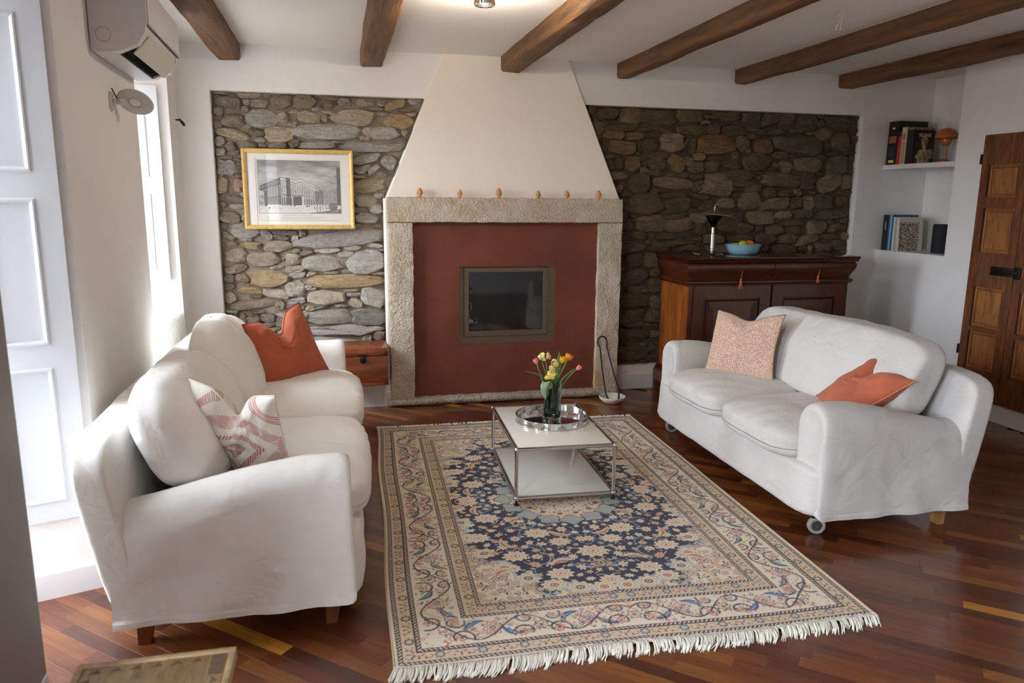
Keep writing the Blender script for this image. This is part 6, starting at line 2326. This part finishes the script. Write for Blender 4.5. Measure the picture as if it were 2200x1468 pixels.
# ================================================================ ENGRAVING
FX0, FX1, FZ0, FZ1 = -.868, -.126, 1.280, 1.826
pic = thing('framed_engraving', 'gilt framed engraving of a grand building on the stone wall', 'picture', ((FX0 + FX1) / 2, -.03, FZ0))
M_gold = mat('gilt_wood', L(206, 170, 98), .42, .12, var=[(40, L(184, 142, 70), .45, .75, 5, None, 'NOISE')], bump=[(90, .001, 3, None, 'NOISE')])
fwid = .030
prof_f = [(0, .006), (0, -.024), (.004, -.030), (.012, -.031), (.020, -.027), (.026, -.024), (.030, -.018), (.030, .006)]
corn = ((FX0, FZ0), (FX1, FZ0), (FX1, FZ1), (FX0, FZ1))
for k in range(4):
    (xa, za), (xb, zb_) = corn[k], corn[(k + 1) % 4]
    V = []
    for (xc, zc_, q) in ((xa, za, 0), (xb, zb_, 1)):
        sx = 1 if xc == FX0 else -1
        sz = 1 if zc_ == FZ0 else -1
        for (i, y) in prof_f:
            V.append((xc + sx * i, y, zc_ + sz * i))
    n = len(prof_f)
    F = [(i, (i + 1) % n, n + (i + 1) % n, n + i) for i in range(n)] + [tuple(range(n)), tuple(range(n, 2 * n))]
    mk('frame_moulding', *fix(V, F), M_gold, pic, True, angle=25)
# mount with window
px0, px1, pz0, pz1 = FX0 + .097, FX1 - .090, FZ0 + .108, FZ1 - .075
V, F = fix(*slab([FX0 + .024, px0 - .012, px1 + .012, FX1 - .024], [FZ0 + .024, pz0 - .055, pz1 + .012, FZ1 - .024], [(px0 - .012, px1 + .012, pz0 - .055, pz1 + .012)], lambda u, v, s: (u, -.010 + (.003 if s else 0), v)))
mk('mount', V, F, mat('mount_board', L(232, 226, 216), .9), pic)


def engrave(u, v):
    """grey ink: clouded sky, a long palace front in perspective, smaller houses, an open square"""
    ink = .0
    h = lambda a, b, f: nz(a * f, b * f, 3.3)
    # sky
    g = .70 + .16 * h(u * 1.4, v * 3.0, 3.2) + .08 * h(u, v * 2.2, 11) - .16 * sm(.62, 1.0, v)
    line = .04 * math.sin(v * 420 + 4 * h(u, v, 5))
    g += line * .5
    # ground
    if v < .20 + .02 * u:
        g = .84 + .05 * h(u * 3, v * 8, 6)
        if u > .55 and v < (u - .55) * .20:
            g = .50 + .1 * h(u, v, 30)
    # palace: corner at u=.36
    top = None
    if .02 < u < .27:
        top = .52 + (u - .02) / .25 * .16
        base_ = .17
        if base_ < v < top:
            f = (v - base_) / (top - base_)
            g = .46 + .10 * (int(u * 60) % 2) * (1 if .35 < f < .75 else 0) + .05 * h(u, v, 40)
            if abs(f - .78) < .02 or abs(f - .30) < .015 or f > .96:
                g = .32
    if .27 <= u < .68:
        q = (u - .27) / .41
        top = .70 - q * .14
        if .39 < u < .43:
            top += .01
        if .45 < u < .58:
            top += max(0, .055 * (1 - abs(u - .515) / .065))
        base_ = .155 + .01 * q
        if base_ < v < top:
            f = (v - base_) / (top - base_)
            g = .80 + .05 * h(u, v, 30)
            if .335 < u < .385:
                g = .42 + .06 * h(u, v, 40)
            col_ = (q * 15) % 1
            if col_ < .12 and f < .9:
                g -= .22
            if .44 < f < .62 and .38 < col_ < .72:
                g = .40
            if .70 < f < .80 and .38 < col_ < .70:
                g = .48
            for e_ in (.36, .40, .66, .86, .97):
                if abs(f - e_) < .010:
                    g = .36
            if f < .32 and .22 < col_ < .80 and not .42 < u < .55:
                g = .45 + .15 * (f > .26)
            if .42 < u < .52 and f < .34:
                g = .38 + .05 * h(u, v, 30)
    # far houses
    if .68 <= u < .96:
        top = .40 + .05 * math.floor((u * 11) % 3) / 2 + .06 * sm(.78, .95, u)
        if .175 < v < top:
            g = .56 + .10 * h(u * 3, v, 14) + .10 * (int(u * 70) % 2) * (int(v * 50) % 2)
            if u < .78:
                g -= .10
        elif .70 < u < .76 and v < top + .06 and (int(u * 90) % 3 == 0):
            g = .5
    if .0 < u < .10 and .14 < v < .42:
        g = .68 + .2 * h(u, v, 18)
        if u > .07:
            g = .42
    # dark house edge at the side
    if u > .955 and v < .88 and v > .16:
        g = .36 + .08 * h(u, v, 30)
    if u > .93 and .70 < v < .72 + (u - .93) * .6:
        g = .42
    # figures and carriages
    if .09 < v < .19 and h(u * 1.0, v * .7, 46) > .38:
        g = min(g, .40)
    if (u - .90) ** 2 / .003 + (v - .13) ** 2 / .006 < 1:
        g = .44 + .1 * h(u, v, 30)
    g += .035 * nz(u * 160, v * 110, 1)
    if u < .004 or u > .996 or v < .006 or v > .994:
        g = .45
    g = max(.12, min(.95, g))
    c = np.array([g * 1.0, g * .975, g * .95])
    return s2l(np.minimum(255, c * 258))


attr_plane('print', lambda u, v: (px0 + u * (px1 - px0), -.0075, pz0 + v * (pz1 - pz0)), engrave, 300, 200, M_print2, pic)
V, F = boxVF(px0 - .014, px1 + .014, -.007, -.004, pz0 - .058, pz1 + .014)
mk('print_paper', V, F, mat('laid_paper', L(226, 220, 208), .9), pic)
M_ink = mat('caption_ink', L(150, 144, 138), .8)
for (z, a, b) in ((pz0 - .012, .28, .62), (pz0 - .024, .26, .78), (pz0 - .034, .26, .74), (pz0 - .046, .02, .95)):
    V, F = [], []
    fr = random.Random(int(z * 1e4))
    x = px0 + a * (px1 - px0)
    parts = []
    while x < px0 + b * (px1 - px0):
        w_ = fr.uniform(.006, .022)
        parts.append(([(x, -.0078, z - .0012), (x + w_, -.0078, z - .0012), (x + w_, -.0078, z + .0012), (x, -.0078, z + .0012)], [(0, 1, 2, 3)]))
        x += w_ + .004
    o = mk('caption', *join(parts), M_ink, pic)
    o['kind'] = 'stuff'
M_pg = NT('picture_glass')
tr_ = M_pg.n('ShaderNodeBsdfTransparent')
gl_ = M_pg.n('ShaderNodeBsdfGlossy')
gl_.inputs['Roughness'].default_value = .02
mx_ = M_pg.n('ShaderNodeMixShader')
mx_.inputs[0].default_value = .05
M_pg.l(tr_.outputs[0], mx_.inputs[1])
M_pg.l(gl_.outputs[0], mx_.inputs[2])
M_pg.l(mx_.outputs[0], M_pg.out.inputs[0])
box('picture_glass', FX0 + .022, FX1 - .022, -.0145, -.0130, FZ0 + .022, FZ1 - .022, M_pg.m, pic)

# ================================================================ CHEST ON THE LEDGE
M_chest = wood('chestnut', L(110, 52, 24), L(158, 84, 42), L(78, 36, 18), (1.2, 6, 7), .38, .2)
kx0, kx1, ky0, ky1, kz0, kz1 = -.262, .073, -.275, .022, .1905, .462
ch = thing('wooden_chest', 'small reddish wooden chest with a black iron clasp beside the fireplace', 'chest', ((kx0 + kx1) / 2, -.13, kz0))
box('chest_body', kx0 + .004, kx1 - .004, ky0 + .004, ky1, kz0 + .014, kz1 - .060, M_chest, ch, .003)
box('chest_lid', kx0, kx1, ky0, ky1, kz1 - .058, kz1, M_chest, ch, .005)
box('base_strip', kx0, kx1, ky0, ky1, kz0, kz0 + .016, M_chest, ch, .003)
cxm = (kx0 + kx1) / 2 - .008
lathe('clasp', [(0, 0), (.020, 0), (.022, .003), (.016, .007), (0, .008)], (0, 0, 0), M_iron, ch, 24, xf=lambda v: Vector((cxm + v.x, ky0 + .004 - v.z, kz1 - .082 + v.y * 1.35)))
tube('clasp_pin', [(cxm, ky0 - .006, kz1 - .062), (cxm, ky0 - .010, kz1 - .075), (cxm, ky0 - .006, kz1 - .095)], .004, M_iron, ch, 8)
box('clasp_hinge', cxm - .030, cxm + .030, ky0 - .004, ky0 + .006, kz1 - .054, kz1 - .044, M_iron, ch, .002)
for x in (kx0 - .001, kx1 - .030):
    for z in (kz1 - .050, kz0 + .002):
        box('corner_strap', x, x + .031, ky0 - .0015, ky0 + .03, z, z + .022, mat('tarnished_brass', L(88, 56, 30), .5, .5), ch, .001)

# ================================================================ BOWL AND TONGS
QC = (1.722, -.395, 0.0)
wb = mk('ash_bowl', *latheVF([(0, .004), (.028, .004), (.030, 0), (.046, 0), (.070, .012), (.092, .034), (.101, .052), (.099, .056), (.092, .054), (.080, .036), (.060, .020), (.040, .014), (0, .012)], QC, 48), mat('white_marble', L(226, 222, 212), .5, var=[(12, L(196, 188, 176), .45, .75, 5, None, 'NOISE')]), smooth=True, angle=60)
tag(wb, 'rough white stone bowl standing on the floor by the fireplace', 'bowl')
tg = thing('fire_tongs', 'black iron fire tongs standing in the white bowl', 'tongs', (QC[0], QC[1] + .02, .02))
tgs = [(QC[0] - .030, QC[1] - .005, .026), (QC[0] - .042, QC[1] + .03, .070), (QC[0] - .050, QC[1] + .10, .24), (QC[0] - .050, QC[1] + .165, .395), (QC[0] - .062, QC[1] + .18, .425)]
tge = [(QC[0] + .050, QC[1] - .005, .026), (QC[0] + .060, QC[1] + .02, .085), (QC[0] + .040, QC[1] + .085, .20), (QC[0] + .005, QC[1] + .165, .395), (QC[0] + .010, QC[1] + .18, .425)]
tube('tong_arm', tgs, [.006, .0055, .0055, .0055, .006], M_iron, tg, 8)
tube('tong_arm', tge, [.009, .007, .0055, .0055, .006], M_iron, tg, 8)
mid = ((tgs[-1][0] + tge[-1][0]) / 2, tgs[-1][1], tgs[-1][2] + .01)
tube('spring_bow', [tgs[-1]] + [(mid[0] - .036 * math.cos(t), mid[1] + .01 * math.sin(t), mid[2] + .042 * math.sin(t)) for t in [PI * i / 12 for i in range(0, 13)]] + [tge[-1]], .0058, M_iron, tg, 8)

# ================================================================ CEILING FITTINGS
DL = (.484, -1.74, ZC)
dl = thing('ceiling_spot', 'round chrome ceiling spot between two beams', 'ceiling light', (DL[0], DL[1], ZC - .085))
lathe('canopy', [(0, 0), (.060, 0), (.060, -.012), (.050, -.018), (0, -.018)], DL, M_chrome, dl, 40)
lathe('barrel', [(.046, -.016), (.050, -.020), (.052, -.078), (.050, -.082), (.044, -.080), (.040, -.030), (.04, -.016)], DL, M_chrome, dl, 44, close=True)
fl_ = NT('lit_lens')
fl_.b.inputs['Base Color'].default_value = L(240, 232, 214)
fl_.b.inputs['Emission Color'].default_value = (1.0, .86, .68, 1)
fl_.b.inputs['Emission Strength'].default_value = 3.0
lathe('lamp_face', [(0, -.050), (.041, -.050), (.041, -.046), (0, -.046)], DL, fl_.m, dl, 32)
pl = bpy.data.lights.new('spot_bulb', 'POINT')
pl.energy, pl.color, pl.shadow_soft_size = 12.0, (1.0, .87, .70), .035
po = bpy.data.objects.new('spot_bulb', pl)
COL.objects.link(po)
po.location = (DL[0], DL[1], ZC - .125)
wr_ = thing('ceiling_wires', 'bare white electric wires hanging from the ceiling between beams', 'wires', (2.352, -1.879, ZC - .12))
M_wire = mat('white_wire', L(226, 222, 216), .5)
for (dx, dy, ln) in ((-.030, -.01, .125), (.012, .012, .118), (-.012, .012, .06)):
    tube('wire', [(2.352, -1.879, ZC + .002), (2.352 + dx * .1, -1.879 + dy * .2, ZC - .02), (2.352 + dx * .5 - .01, -1.879 + dy * .6, ZC - ln * .55), (2.352 + dx - .02, -1.879 + dy, ZC - ln)], .0022, M_wire, wr_, 6)

# ================================================================ SMALL TABLE IN THE FOREGROUND
TB = (-.862, -.512, -4.30, -3.742, .42)
st_t = thing('side_table', 'old wooden side table with dark triangle inlay, nearest the viewer', 'table', ((TB[0] + TB[1]) / 2, (TB[2] + TB[3]) / 2, 0))
M_tw = wood('weathered_wood', L(140, 112, 76), L(182, 156, 116), L(112, 86, 56), (6, 1.2, 6), .6, .0)
M_tw2 = wood('pale_edging', L(176, 150, 108), L(206, 184, 142), L(140, 112, 76), (2, 2, 6), .6, .0)
M_inlay = wood('dark_inlay', L(96, 80, 60), L(120, 100, 76), L(74, 60, 44), (6, 6, 6), .6, .0)
tx0, tx1, ty0, ty1, tz = TB
box('table_top', tx0 + .018, tx1 - .018, ty0 + .018, ty1 - .018, tz - .022, tz - .002, M_tw, st_t, .002)
for (a, b, c, d) in ((tx0, tx1, ty1 - .016, ty1), (tx0, tx1, ty0, ty0 + .016), (tx0, tx0 + .016, ty0 + .017, ty1 - .017), (tx1 - .016, tx1, ty0 + .017, ty1 - .017)):
    box('edging', a, b, c, d, tz - .03, tz + .002, M_tw2, st_t, .003)
def tri(x, y, s, r):
    P = [(-s, -s * .6), (s, -s * .6), (s * .3, s * .6)]
    ct, sn = math.cos(r), math.sin(r)
    Q = [(x + p[0] * ct - p[1] * sn, y + p[0] * sn + p[1] * ct) for p in P]
    V = [(p[0], p[1], tz - .004) for p in Q] + [(p[0], p[1], tz - .0008) for p in Q]
    mk('inlay', V, [(2, 1, 0), (3, 4, 5), (0, 1, 4, 3), (1, 2, 5, 4), (2, 0, 3, 5)], M_inlay, st_t)


for i in range(7):
    x = tx0 + .045 + i * .044
    tri(x, ty1 - .034, .013, 0)
    tri(x, ty0 + .034, .013, PI)
for i in range(10):
    y = ty0 + .07 + i * .046
    tri(tx1 - .034, y, .013, -PI / 2)
    tri(tx0 + .034, y, .013, PI / 2)
box('inlay', tx1 - .052, tx1 - .022, ty1 - .10, ty1 - .022, tz - .004, tz - .0006, M_inlay, st_t)
for (x, y) in ((tx0 + .03, ty0 + .03), (tx1 - .03, ty0 + .03), (tx1 - .03, ty1 - .03), (tx0 + .03, ty1 - .03)):
    lathe('leg', [(0, 0), (.014, 0), (.018, .03), (.014, .06), (.020, .20), (.016, .30), (.022, .34), (.022, tz - .0225), (0, tz - .0225)], (x, y, 0), M_tw, st_t, 16)
box('apron', tx0 + .03, tx1 - .03, ty1 - .036, ty1 - .022, tz - .085, tz - .023, M_tw, st_t)
box('apron', tx0 + .03, tx1 - .03, ty0 + .022, ty0 + .036, tz - .085, tz - .023, M_tw, st_t)
box('apron', tx1 - .036, tx1 - .022, ty0 + .037, ty1 - .037, tz - .085, tz - .023, M_tw, st_t)
box('apron', tx0 + .022, tx0 + .036, ty0 + .037, ty1 - .037, tz - .085, tz - .023, M_tw, st_t)
